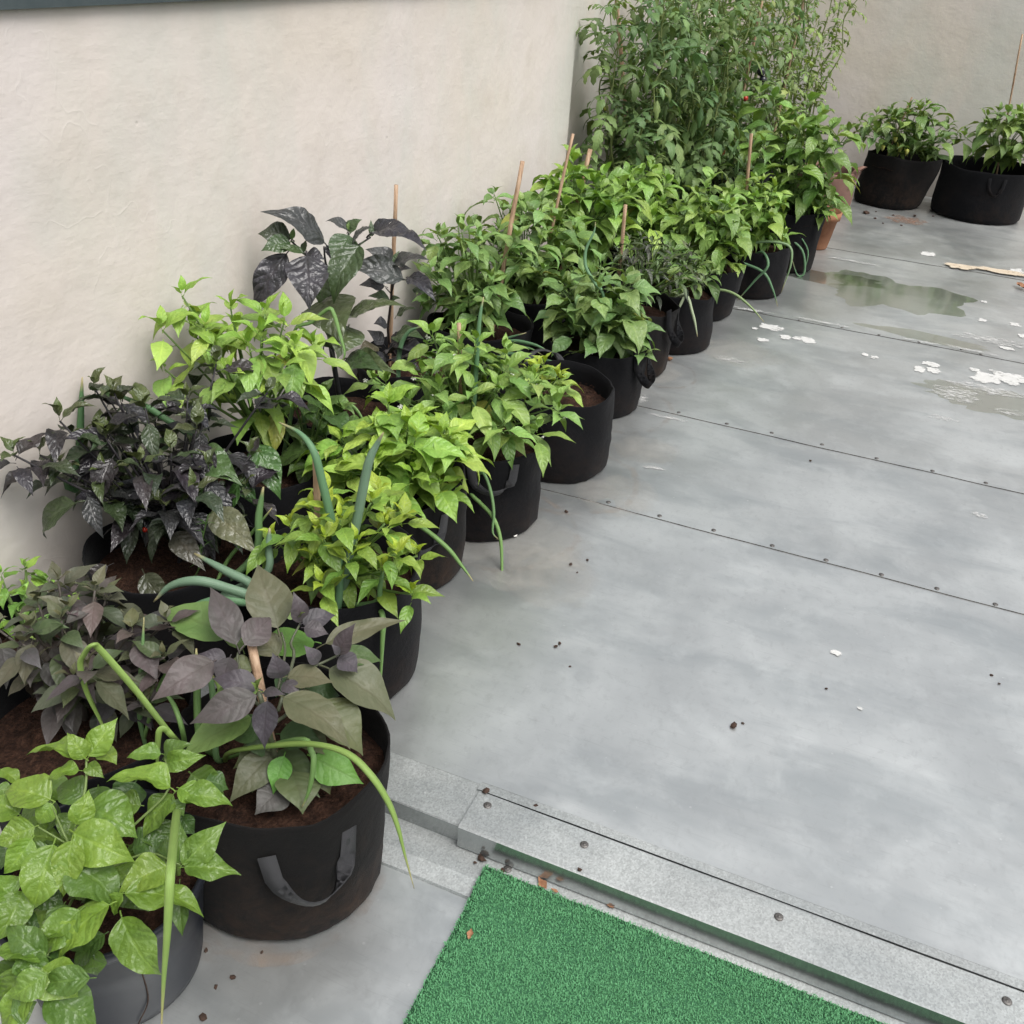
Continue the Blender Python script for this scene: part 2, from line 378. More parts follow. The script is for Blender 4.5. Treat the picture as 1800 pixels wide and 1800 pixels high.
# step
step = empty('step', (0, 1.18, Z0)); tag(step, 'galvanised metal threshold step with screwed cover strip between two roof levels', 'step')
def extrude(name, prof, x0, x1, mat, parent, seed=0, amp=.0, seg=60, bev=.0012):
    m = MB(); vv = []; n = len(prof)
    for i in range(seg+1):
        x = x0+(x1-x0)*i/seg
        for j, (y, z) in enumerate(prof):
            d = amp*noise.noise(Vector((x*3.1, j*1.7, seed)))
            vv.append((x, y - step.location.y + d, z - step.location.z + d*.5))
    m.add(vv, [(i*n+j, (i+1)*n+j, (i+1)*n+j+1, i*n+j+1) for i in range(seg) for j in range(n-1)])
    m.f.append(tuple(range(n))); m.f.append(tuple(seg*n+j for j in range(n))[::-1])
    me = m.mesh(name, mat, False); me.materials.append(M['riser'])
    for p in me.polygons:
        c = p.center.z + step.location.z; nrm = p.normal
        if abs(nrm.y) > .8 and name != 'lower_flashing': p.material_index = 1
    return link(name, me, parent)
lipL = extrude('under_strip', [(1.298, -.02), (1.298, .0035), (1.296, .0042), (1.1885, .0), (1.1865, -.0025), (1.1865, -.056)], XW+.01, -.497, M['galv'], step, 1, .0012)
lipB = extrude('back_lip', [(1.302, -.02), (1.302, .0075), (1.300, .009), (1.2795, .010), (1.2795, .0)], -.506, 4.1, M['galv'], step, 2, .0012, 90)
cov = extrude('cover_strip', [(1.277, -.01), (1.277, .0085), (1.275, .0105), (1.1775, .0105), (1.1745, .0075), (1.1745, -.0445), (1.180, -.047)], -.50, 4.1, M['galv'], step, 3, .0016, 90)
flash = extrude('lower_flashing', [(1.19, -.06), (1.19, -.047), (1.124, -.0515), (1.120, -.0525), (1.0875, -.0585), (1.086, -.066)], XW+.01, 4.1, M['galv'], step, 4, .001, 90)
sm = MB(); sm.tube([(0, 0, 0), (0, 0, .002), (0, 0, .003)], [.0085, .0083, .0055], 14); sm.tube([(0, 0, .003), (0, 0, .0034)], [.003, .0028], 6); sb = sm.mesh('screw', M['screw'])
for q in [(857, 1416), (1027, 1485), (1369, 1612), (1770, 1760)]:
    p = at(*q, Z=.0105); link('screw', sb, cov, (p.x, p.y-step.location.y, .0100-Z0))
for x in (.87, 1.25, 1.63): link('screw', sb, cov, (x, 1.243-step.location.y, .0100-Z0))
link('screw', sb, flash, (at(892, 1527, Z=-.047).x, at(892, 1527, Z=-.047).y-step.location.y, -.0492-Z0))

# walls
def wall_grid(name, o, ux, uz, lu, lz, nrm, th, nu, nz, amp, label, seed):
    """slab with a gently uneven face"""
    m = MB(); vv = []; ux = Vector(ux); uz = Vector(uz); nrm = Vector(nrm); o = Vector(o)
    for j in range(nz+1):
        for i in range(nu+1):
            p = o + ux*(lu*i/nu) + uz*(lz*j/nz)
            d = amp*noise.noise(p*1.3+Vector((seed, 0, 0))) + amp*.35*noise.noise(p*5+Vector((seed, 3, 0)))
            vv.append(p + nrm*d)
    m.add(vv, [(j*(nu+1)+i, j*(nu+1)+i+1, (j+1)*(nu+1)+i+1, (j+1)*(nu+1)+i) for j in range(nz) for i in range(nu)])
    c = [o - nrm*th, o - nrm*th + ux*lu, o - nrm*th + ux*lu + uz*lz, o - nrm*th + uz*lz]
    c2 = [o - nrm*.012, o - nrm*.012 + ux*lu, o - nrm*.012 + ux*lu + uz*lz, o - nrm*.012 + uz*lz]
    m.add(c + c2, [(3, 2, 1, 0), (0, 1, 5, 4), (1, 2, 6, 5), (2, 3, 7, 6), (3, 0, 4, 7)])
    w = link(name, m.mesh(name, M['wall'])); return w
YC = 4.66
w1 = wall_grid('parapet_wall', (XW, YC, -.15), (0, -1, 0), (0, 0, 1), YC+3.5, 1.469, (1, 0, 0), .25, 150, 40, .006, '', 1.0)
tag(w1, 'off-white rendered parapet wall with dark metal coping behind the potted peppers', 'wall')
cp = MB(); cp.box((XW-.30, -3.5, 1.318), (XW+.018, YC+.02, 1.357)); cp.box((XW-.28, -3.5, 1.358), (XW+.008, YC+.02, 1.372))
cpo = link('coping', cp.mesh('coping', M['coping'], False), w1)
w2 = wall_grid('parapet_wall', (XW-.07, YB+.1, -.15), (0, -1, 0), (0, 0, 1), YB+.1-YC-.002, 1.95, (1, 0, 0), .25, 60, 40, .006, '', 5.0)
tag(w2, 'set-back off-white rendered wall section behind the tall tomato vines', 'wall')
w3 = wall_grid('end_wall', (XW-.3, YB, -.15), (1, 0, 0), (0, 0, 1), 6.0, 2.12, (0, -1, 0), .25, 100, 40, .006, '', 9.0)
tag(w3, 'greyish off-white rendered end wall closing the roof terrace', 'wall')

# ------------------------------------------------------------------ marks on the floor
def blob(name, c, rx, ry, mat, seed, rot=0.0, irr=.35, z=.0022, parent=None, n=40, ring=None, zf=None):
    rr = random.Random(seed); m = MB(); vv = []; uu = []; rings = [0, .55, .85, 1.0] if ring is None else [ring, (ring+1)*.5, 1.0]
    for q in rings:
        for k in range(n):
            a = 2*math.pi*k/n
            rad = 1 + (irr*noise.noise(Vector((math.cos(a)*1.7, math.sin(a)*1.7, seed*3.3))) + irr*.5*noise.noise(Vector((math.cos(a)*5, math.sin(a)*5, seed*1.3))))*(q if ring is None else 1)
            x, y = math.cos(a)*rx*q*rad, math.sin(a)*ry*q*rad
            X, Y = c[0]+x*math.cos(rot)-y*math.sin(rot), c[1]+x*math.sin(rot)+y*math.cos(rot)
            zz = (lap(X, Y) if zf is None else zf) + z
            vv.append((X, Y, zz)); uu.append((q if ring is None else abs(q-(ring+1)*.5)/((1-ring)*.5), k/n))
    m.add(vv, [(i*n+k, i*n+(k+1) % n, (i+1)*n+(k+1) % n, (i+1)*n+k) for i in range(len(rings)-1) for k in range(n)], uu)
    par = floor if parent is None else parent
    return link(name, m.mesh(name, mat), par)
def fz(x, y): return at(x, y, Z=.003)
sp_px = [(1355, 575, 24, 5), (1341, 597, 10, 3.4), (1381, 592, 11, 4), (1402, 594, 9, 3), (1420, 597, 17, 5), (1521, 623, 6, 2.6), (1537, 628, 7, 2.8),
         (1617, 649, 10, 5.2), (1641, 651, 11, 5.5), (1636, 640, 14, 4), (1714, 650, 10, 2.6), (1735, 665, 22, 10), (1775, 664, 26, 10), (1327, 577, 5, 2),
         (1770, 612, 14, 3), (1797, 590, 6, 3), (1727, 562, 7, 3), (1784, 570, 9, 3), (1630, 446, 14, 4), (1784, 478, 14, 6), (1470, 1146, 9, 5), (1513, 1244, 5, 3), (1730, 530, 5, 2)]
for i, (x, y, rx, ry) in enumerate(sp_px):
    c = fz(x, y); d = (c-CAM).length; sx = rx*d/F; sy = ry*d/F/max(.12, abs((c-CAM).normalized().z))
    blob('paint_splash', c, sx*1.05, sy, M['white_splash'], i+1, -.12, .5)
for i, (x, y, rx, ry) in enumerate([(1745, 598, 62, 7), (1680, 692, 46, 14), (1735, 684, 75, 8), (1660, 735, 30, 4), (1775, 725, 30, 5), (1130, 702, 14, 10), (1180, 735, 46, 3), (1720, 905, 16, 6), (1285, 632, 30, 5), (1150, 822, 26, 5)]):
    c = fz(x, y); d = (c-CAM).length
    blob('paint_smear', c, rx*d/F, ry*d/F/max(.12, abs((c-CAM).normalized().z)), M['white_smear'], i+40, .02, .5, .0026)
for i, (x, y, rx, ry) in enumerate([(1690, 470, 30, 4), (1760, 479, 50, 3.5)]):
    c = fz(x, y); d = (c-CAM).length; blob('filler_smear', c, rx*d/F, ry*d/F/.25, M['tan'], i+60, -.01, .5, .0085)
for i, (x, y, rx, ry) in enumerate([(1500, 460, 50, 2), (1320, 546, 50, 2.2), (1440, 567, 60, 1.6), (1700, 617, 60, 2), (1620, 603, 40, 1.6)]):
    c = fz(x, y); d = (c-CAM).length; blob('seam_filler', c, rx*d/F, ry*d/F/.3, M['white_smear'], i+70, .0, .4, .0075)
blob('puddle', fz(1560, 512), .36, .30, M['water'], 81, .1, .5, .0016, n=60)
blob('puddle', fz(1450, 487), .3, .10, M['water'], 84, .15, .5, .0016, n=50)
blob('puddle', fz(1625, 592), .27, .055, M['water'], 82, -.06, .4, .0016, n=50)
blob('puddle', fz(1790, 712), .36, .16, M['water'], 83, .1, .5, .0016, n=60)
for i, (x, y, r, mt) in enumerate([(880, 925, .235, 'ring'), (1000, 840, .24, 'ring'), (1085, 715, .23, 'ring'), (1160, 655, .16, 'ring'),]):
    c = fz(x, y); blob('rust_ring', c, r, r, M[mt], i+90, i, .10, .0014, ring=.88, n=64)
for i, (x, y, r) in enumerate([(1135, 790, .13), (1080, 870, .15), (960, 1010, .17), (900, 960, .25), (1150, 655, .12), (1620, 365, .28), (1300, 620, .2)]):
    c = fz(x, y); blob('tide_mark', c, r, r*.9, M['tide'], i+110, i, .15, .0010+.0002*(i % 3), n=48)
blob('soil_stain', at(400, 1660, Z=Z0), .16, .05, M['ring'], 131, .3, .3, .0018, lower, zf=Z0)
blob('rust_ring', (-.79, 1.0, 0), .205, .215, M['ring'], 133, 0, .05, .0022, lower, ring=.86, n=64, zf=Z0)
blob('spilt_soil', fz(1595, 387), .16, .12, M['dust'], 132, .1, .5, .0020)

# ------------------------------------------------------------------ grow bags and pots
def bag_shape(rb, rt, h, seed, lean=(0, 0), nseg=56, soft=1.0, th=.0045):
    """open felt bag: outer wall, rolled rim, inner wall, bottom"""
    m = MB(); prof = []
    for t, rr in ((0, .90), (.012, .955), (.05, .992), (.10, 1.0), (.18, 1.004), (.27, 1.006), (.36, 1.006), (.45, 1.0), (.54, .997), (.63, .995), (.72, .995), (.81, .997), (.9, 1.0), (.96, 1.0), (1.0, 1.0)): prof.append((t, rr, 0))
    prof += [(1.003, 1.0, .0012), (1.003, 1.0, th-.0012), (1.0, 1.0, th), (.9, 1.0, th), (.7, 1.0, th), (.45, 1.0, th)]
    vv = []; uu = []
    for (t, rr, ins) in prof:
        for k in range(nseg):
            a = 2*math.pi*k/nseg; ca, sa = math.cos(a), math.sin(a)
            r = (rb+(rt-rb)*t)*rr
            w = soft*(.015*noise.noise(Vector((ca*1.1, sa*1.1, t*1.4+seed*7.7))) + .0065*noise.noise(Vector((ca*3.1, sa*3.1, t*3.0+seed*3.1))))*(.45+.55*t)
            w += soft*.0032*noise.noise(Vector((ca*2.2, sa*2.2, t*11.0+seed*1.9))) + soft*.006*max(0, noise.noise(Vector((ca*6.5, sa*6.5, t*1.2+seed*4.3))))*(1-t)
            r = r + w - ins
            z = h*t + soft*(.020*t*t*noise.noise(Vector((ca*1.5, sa*1.5, seed*5.1))))
            vv.append((ca*r+lean[0]*t, sa*r+lean[1]*t, z)); uu.append((k/nseg, t))
    n = nseg
    m.add(vv, [(i*n+k, i*n+(k+1) % n, (i+1)*n+(k+1) % n, (i+1)*n+k) for i in range(len(prof)-1) for k in range(n)], uu)
    m.f.append(tuple(range(n))[::-1])
    return m
def soil_mesh(r, seed, chips=0):
    m = MB(); nr, ns = 14, 44; vv = [(0, 0, .01)]
    for i in range(1, nr+1):
        for k in range(ns):
            a = 2*math.pi*k/ns; q = r*i/nr; x, y = q*math.cos(a), q*math.sin(a)
            z = .014*(1-(i/nr)**2) + .011*noise.noise(Vector((x*14, y*14, seed))) + .007*noise.noise(Vector((x*45, y*45, seed+4)))
            vv.append((x, y, z))
    ff = [(0, 1+k, 1+(k+1) % ns) for k in range(ns)]
    for i in range(nr-1):
        for k in range(ns): ff.append((1+i*ns+k, 1+(i+1)*ns+k, 1+(i+1)*ns+(k+1) % ns, 1+i*ns+(k+1) % ns))
    m.add(vv, ff)
    return m.mesh('soil', M['soil'])
def chip_mesh(r, seed, n):
    rr = random.Random(seed); m = MB()
    for i in range(n):
        a = rr.uniform(0, 6.283); q = r*.97*math.sqrt(rr.random()); c = Vector((q*math.cos(a), q*math.sin(a), .012+rr.uniform(0, .008)))
        d = Vector((rr.uniform(-1, 1), rr.uniform(-1, 1), rr.uniform(-.5, .5))).normalized()*rr.uniform(.003, .011); s_ = d.cross(Vector((0, 0, 1))).normalized()*rr.uniform(.0006, .003)
        up = Vector((0, 0, rr.uniform(.0006, .002)))
        m.add([c-d-s_*.4, c-d*.2+s_, c+d, c-d*.1-s_, c+up], [(0, 1, 4), (1, 2, 4), (2, 3, 4), (3, 0, 4), (3, 2, 1, 0)])
    return m.mesh('soil_fibres', M['soil'], False)
def ribbon(m, pts, side, w, th=.0016):
    """flat strap through pts; side = width direction per point"""
    vv = []; uu = []; n = len(pts); acc = 0
    for i, p in enumerate(pts):
        t = (pts[min(i+1, n-1)]-pts[max(i-1, 0)]).normalized(); s_ = side[i]; s_ = (s_-t*s_.dot(t)).normalized(); nn = t.cross(s_)
        if i: acc += (pts[i]-pts[i-1]).length
        for a, b in ((-1, -1), (1, -1), (1, 1), (-1, 1)):
            vv.append(p + s_*(a*w/2) + nn*(b*th/2)); uu.append((.5+.5*a, acc/w))
    m.add(vv, [(i*4+k, i*4+(k+1) % 4, (i+1)*4+(k+1) % 4, (i+1)*4+k) for i in range(n-1) for k in range(4)] + [(3, 2, 1, 0), tuple((n-1)*4+k for k in range(4))], uu)
def handle(parent, rb, rt, h, ang, span=.36, drop=.09, out=.035, top=.86, w=.026, mat='web', up=False, long=.035):
    pts = []; side = []
    rr = lambda t: rb+(rt-rb)*t
    K = 16
    for i in range(K+1):
        s = i/K; a = ang + span*(2*s-1); e = math.sin(math.pi*s)
        t0 = top; zz = h*t0 + (-(drop)*e**.75 if not up else drop*e**.75)
        edge = min(s, 1-s)*K
        if edge < 1.0: zz = h*t0 + (long*(1-edge) if not up else -long*(1-edge))
        r = rr(t0) + .003 + out*e**1.2
        p = Vector((math.cos(a)*r, math.sin(a)*r, zz)); pts.append(p)
        rad = Vector((math.cos(a), math.sin(a), 0)); tan = Vector((-math.sin(a), math.cos(a), 0))
        k = e**1.5
        side.append(((tan*(1 if s < .5 else 1))*(1-k) + (rad*.55+Vector((0, 0, 1)))*k*(1 if s < .5 else 1)) if not up else (tan*(1-k)+rad*k))
    if not up:
        for i in range(1, K+1):
            if side[i].dot(side[i-1]) < 0: side[i] = -side[i]
    m = MB(); ribbon(m, pts, side, w); o = link('handle', m.mesh('handle', M[mat]), parent); return o
BAGS = {}
def bag(key, x, y, z, rb, rt, h, label, seed, mat='felt', lean=(0, 0), fill=.80, handles=(), chips=0, group='black felt grow bags', soft=1.0, cat='grow bag', name='grow_bag'):
    o = link(name, bag_shape(rb, rt, h, seed, lean, soft=soft).mesh(name, M[mat]), None, (x, y, z)); tag(o, label, cat, group)
    s = link('soil', soil_mesh((rb+(rt-rb)*fill)-.006+.012*0, seed), o, (lean[0]*fill, lean[1]*fill, h*fill-.012))
    if chips: tag(link('soil_fibres', chip_mesh(rb*.93, seed, chips), s), kind='stuff')
    for hd in handles: handle(o, rb, rt, h, **hd)
    BAGS[key] = (x+lean[0]*fill, y+lean[1]*fill, z+h*fill-.004); return o
def cam_ang(x, y, off=0): return math.atan2(-y, -x)+off
# front row, from the step towards the end wall
bag('B1', -.79, 1.015, Z0, .187, .200, .315, 'large black felt grow bag with grey webbing handle standing below the step', 1, 'felt_dirty', fill=.80, chips=260,
    handles=[dict(ang=-.70, span=.36, drop=.055, out=.04, top=.70, w=.030, long=.035), dict(ang=2.1, span=.4)])
bag('B2', -.965, 1.5, 0, .187, .186, .29, 'black felt grow bag holding yellow-green pepper just above the step', 2, fill=.78, chips=160, handles=[dict(ang=2.6)])
bag('B3', -1.045, 1.93, 0, .178, .178, .28, 'black felt grow bag with brown stained front under broad light-green pepper', 3, 'felt_dirty', chips=60, handles=[dict(ang=-.75, span=.4, drop=.05, out=.012, top=.72)])
bag('B4', -.965, 2.285, 0, .187, .182, .265, 'black felt grow bag with flattened front handle under white-flowered green pepper', 4, chips=80, handles=[dict(ang=-.95, span=.34, drop=.035, out=.02, top=.80)], fill=.82)
bag('B5', -.885, 2.71, 0, .187, .182, .275, 'black felt grow bag showing bare reddish soil beside the green pepper', 5, fill=.78, chips=260, handles=[dict(ang=2.2, up=True, drop=.03, top=.97, w=.02)])
bag('B6', -.925, 3.22, 0, .185, .19, .25, 'black felt grow bag with strap handle standing out sideways above pale floor scuff', 6, fill=.85, chips=60, handles=[dict(ang=-.15, span=.3, drop=.11, out=.045, top=.95, mat='felt', w=.03)])
bag('B6b', -.92, 3.62, 0, .178, .19, .27, 'soiled black felt grow bag squeezed behind the strap-handled one', 7, 'felt_dirty', handles=[dict(ang=-.1, span=.3, drop=.11, out=.04, top=.95, mat='felt', w=.03)])
bag('B7', -.83, 4.0, 0, .187, .178, .25, 'black felt grow bag with two pale onion leaves hanging down its side', 8, fill=.86)
bag('B8', -.83, 4.47, 0, .185, .195, .24, 'black felt grow bag with sagging base under drooping pepper leaves', 9, lean=(.02, 0), fill=.86)
bag('B9', -.67, 4.96, 0, .19, .19, .24, 'wide black felt grow bag draped with crossing onion leaves', 10, fill=.86)
bag('B10', -.56, 5.5, 0, .155, .175, .32, 'tall narrow black felt grow bag under the tallest leafy pepper', 11, fill=.86)
bag('BR', -.55, 7.05, 0, .18, .2, .27, 'brown felt grow bag with looped brown handle near the end wall', 12, 'felt_brown', handles=[dict(ang=-.35, span=.34, drop=.065, out=.035, top=.96, mat='felt_brown', w=.03, up=True)], group='brown felt grow bags')
kb = bag('K1', -.15, 7.57, 0, .225, .255, .34, 'slouching black felt grow bag with small white label against end wall', 13, 'felt_dirty', lean=(.05, .02), fill=.80, soft=1.6)
kc = bag('K2', .44, 7.60, 0, .295, .295, .335, 'extra wide black felt grow bag with dark strap handle against end wall', 14, fill=.74, handles=[dict(ang=-1.35, span=.17, drop=.075, out=.015, top=.80, w=.022, mat='felt')])
lm = MB(); lm.box((-.014, -.003, -.022), (.014, .003, .022)); lb = link('label', lm.mesh('label', M['label'], False), kb, (.155, -.185, .27)); lb.rotation_euler = (-.1, .1, .70)
# wall row
bag('C1', -1.165, .955, Z0, .185, .19, .29, 'black felt grow bag of dull purple pepper and spring onions beside plastic pot', 15, chips=220, fill=.78)
bag('C1b', -1.44, 1.08, Z0, .125, .13, .28, 'small black felt bag of bright green pepper tucked against the parapet wall', 16)
bag('C2', -1.33, 1.41, 0, .178, .185, .27, 'black felt grow bag with glossy black-leaved pepper and dill sprig', 17, chips=140)
bag('C2c', -1.40, 1.84, 0, .175, .18, .27, 'black felt grow bag of lime pepper between two dark-leaved peppers', 18)
bag('C3', -1.40, 2.25, 0, .178, .185, .27, 'black felt grow bag under tall big-leaved black pepper by wall', 19, chips=60)
bag('C4', -1.39, 2.66, 0, .178, .185, .27, 'black felt grow bag holding slender caned black pepper by wall', 20, chips=60)
bag('C5', -1.33, 3.09, 0, .18, .19, .27, 'black felt grow bag with dense small-leaved green pepper against wall', 21)
bag('C5b', -1.31, 3.52, 0, .18, .19, .28, 'black felt grow bag behind broad-leaved pepper, cane leaning in it', 22)
bag('C6', -1.27, 3.97, 0, .18, .19, .27, 'black felt grow bag of bright puckered pepper by wall before tomatoes', 23)
bag('C7', -1.24, 4.42, 0, .18, .19, .27, 'black felt grow bag of pepper nearest the foot of the tomato vines', 24)
TB = [(-1.38, 4.96), (-1.12, 5.30), (-1.42, 5.62), (-1.05, 5.95), (-1.38, 6.35), (-1.02, 6.72), (-.86, 7.42), (-1.35, 7.2)]
tl = ['dark-leaved tomato vine closest to the potted peppers', 'tomato vine with ripening yellow fruit behind the blunt cane stub', 'tomato vine tied to brown cane against the set-back wall', 'tomato vine with black fruits in the middle of the row',
      'tall tomato vine at the middle against the wall', 'wispy pale tomato vine tied to a straw-coloured cane', 'wiry tomato vine with thin leaves beside the end wall', 'tomato vine in the corner of the two walls']
for i, (x, y) in enumerate(TB):
    # each stands under its own vine
    bag('T%d' % i, x, y, 0, .17, .175, .28, 'black felt bag under ' + tl[i], 30+i, group='tomato grow bags')
# plastic pot
def pot(key, x, y, z, prof, mat, label, fill_z, fill_r, seed, cat='pot', name='plastic_pot', chips=0):
    m = MB(); n = 64; vv = [(math.cos(2*math.pi*k/n)*r, math.sin(2*math.pi*k/n)*r, zz) for zz, r in prof for k in range(n)]
    m.add(vv, [(i*n+k, i*n+(k+1) % n, (i+1)*n+(k+1) % n, (i+1)*n+k) for i in range(len(prof)-1) for k in range(n)]); m.f.append(tuple(range(n))[::-1])
    o = link(name, m.mesh(name, M[mat]), None, (x, y, z)); tag(o, label, cat)
    s = link('soil', soil_mesh(fill_r, seed), o, (0, 0, fill_z))
    if chips: tag(link('soil_fibres', chip_mesh(fill_r*.95, seed, chips), s), kind='stuff')
    BAGS[key] = (x, y, z+fill_z+.008); return o
po = pot('B0', -.925, .72, Z0, [(0, .128), (.004, .134), (.02, .137), (.12, .147), (.215, .157), (.217, .163), (.222, .166), (.238, .168), (.242, .166), (.242, .161), (.238, .158), (.15, .15)],
    'plastic', 'dark grey glossy plastic pot with rolled rim holding crinkled bright pepper', .195, .153, 41, chips=120)
m = MB(); pts = []
for q in [(243, 1690), (250, 1712), (257, 1735), (260, 1755), (256, 1772), (247, 1790), (243, 1800)]:
    d = at(*q, Y=.57)-CAM; # where that sight line meets the pot's side
    best = min((abs(math.hypot(CAM.x+d.x*t+.925, CAM.y+d.y*t-.72)-(.137+.02*((CH+d.z*t-Z0)/.22))), t) for t in [x*.002+.8 for x in range(200)])[1]
    p = CAM+d*best; r = Vector((p.x+.925, p.y-.72, 0)).normalized()*.0012; pts.append(p+r-Vector((-.925, .72, Z0)))
m.tube(smooth_path(pts, 3), .0012, 4); link('thread', m.mesh('thread', M['clod']), po)
pot('TP', -.47, 6.02, 0, [(0, .085), (.01, .09), (.17, .115), (.172, .128), (.215, .132), (.217, .122), (.14, .11)], 'terra', 'terracotta flower pot peeping out between tall black bag and brown bag', .18, .115, 42, name='flower_pot')

# ------------------------------------------------------------------ leaves
def leaf_variant(name, mat, seed, ratio=.52, droop=.9, fold=.18, wave=.06, curlside=.0, nu=11, nv=6, tipy=1.25, belly=.55, petiole=.16, pucker=.02, veins=7):
    """one leaf, base at the origin, tip at (0,1,0), face towards +Z"""
    rr = random.Random(seed); m = MB()
    droop *= rr.uniform(.6, 1.4); fold *= rr.uniform(.3, 1.5); ph = rr.uniform(0, 6.28); side = rr.uniform(-.35, .35); k1 = rr.uniform(1.6, 2.8)
    TS = (0, .04, .10, .2, .33, .48, .62, .75, .86, .94, 1); WS = (.02, .30, .58, .88, 1.0, .92, .68, .40, .19, .075, 0)
    wid = lambda t: float(np.interp(t, TS, WS))
    wm = max(wid(i/60) for i in range(61))
    th = .5*droop + rr.uniform(.0, .15); y = z = x = 0; cl = []; n0 = nu
    pl = petiole
    P = [Vector((0, 0, 0))]; steps = 4
    ang = th+.35
    for i in range(steps):
        P.append(P[-1] + Vector((0, math.cos(ang), math.sin(ang)))*(pl/steps)); ang -= .12
    base = P[-1]; ang = th; pos = base.copy(); xs = 0
    rows = []
    for i in range(nu+1):
        t = i/nu; rows.append((t, pos.copy(), ang))
        ang -= droop/nu*(.5+1.0*t); pos = pos + Vector((side*.12*math.cos(k1*t)/nu*3*(t), math.cos(ang)/nu, math.sin(ang)/nu))
    vv = []; uu = []
    for (t, c, an) in rows:
        w = ratio*.5*wid(t)/wm if 0 < t < 1 else .004
        nrm = Vector((0, -math.sin(an), math.cos(an)))
        for j in range(nv+1):
            v = 2*j/nv-1; av = abs(v)
            dz = fold*av*w*2*.6 - curlside*av*av*w*1.2
            dz += wave*w*2*av**1.6*math.sin(ph+t*9.5+(1.3 if v > 0 else 0))
            s = t*veins - av*1.5; dz += pucker*(math.sin(math.pi*s)**2-.5)*min(1, w*6)*min(1, 2.2*(1-av)+.25) + pucker*1.6*min(1, w*5)*noise.noise(Vector((v*2.6, t*8, seed*2.7)))
            xx = v*w*math.sqrt(max(.2, 1-(fold*.6)**2))
            vv.append(c + Vector((xx, 0, 0)) + nrm*dz); uu.append((.5+.5*v, t))
    m.add(vv, [(i*(nv+1)+j, i*(nv+1)+j+1, (i+1)*(nv+1)+j+1, (i+1)*(nv+1)+j) for i in range(nu) for j in range(nv)], uu)
    if pl > 0: m.tube(P, [.012*(1.2-.4*i/steps) for i in range(len(P))], 4, False)
    tip = rows[-1][1]
    # lay the chord along +Y, length 1
    an = math.atan2(tip.z, tip.y); L = math.hypot(tip.z, tip.y); c, s = math.cos(-an), math.sin(-an)
    m.v = [(x_/L, (y_*c-z_*s)/L, (y_*s+z_*c)/L) for x_, y_, z_ in m.v]
    return m.mesh(name, M[mat])
LV = {}
LV['wide'] = [leaf_variant('leaf', 'leaf', 100+i, .56, 1.0, .20, .10, nu=18, nv=8, pucker=.024) for i in range(8)]
LV['crinkled'] = [leaf_variant('leaf', 'leaf_crinkled', 110+i, .54, .95, .30, .15, nu=24, nv=10, pucker=.020, petiole=.10) for i in range(10)]
LV['pepper'] = [leaf_variant('leaf', 'leaf', 120+i, .44, 1.1, .24, .09, nu=14, nv=6, tipy=1.35, pucker=.018) for i in range(8)]
LV['far'] = [leaf_variant('leaf', 'leaf', 140+i, .46, 1.2, .26, .10, nu=8, nv=4, tipy=1.3, pucker=.012) for i in range(6)]
LV['dark'] = [leaf_variant('leaf', 'leaf_dark', 160+i, .46, 1.3, .25, .14, nu=11, nv=6, tipy=1.3, pucker=.034) for i in range(8)]
LV['big_dark'] = [leaf_variant('leaf', 'leaf_dark', 180+i, .50, 1.1, .16, .07, nu=22, nv=8, tipy=1.2, pucker=.026) for i in range(6)]
LV['dull'] = [leaf_variant('leaf', 'leaf_dull', 200+i, .52, .9, .2, .06, nu=14, nv=6, tipy=1.25, pucker=.012) for i in range(8)]
LV['dull_big'] = [leaf_variant('leaf', 'leaf_dull', 220+i, .52, .85, .18, .05, nu=22, nv=8, tipy=1.3, pucker=.011, petiole=.12) for i in range(8)]
LV['narrow'] = [leaf_variant('leaf', 'leaf_dark', 240+i, .30, .8, .25, .05, nu=7, nv=4, tipy=1.1, pucker=.012) for i in range(5)]
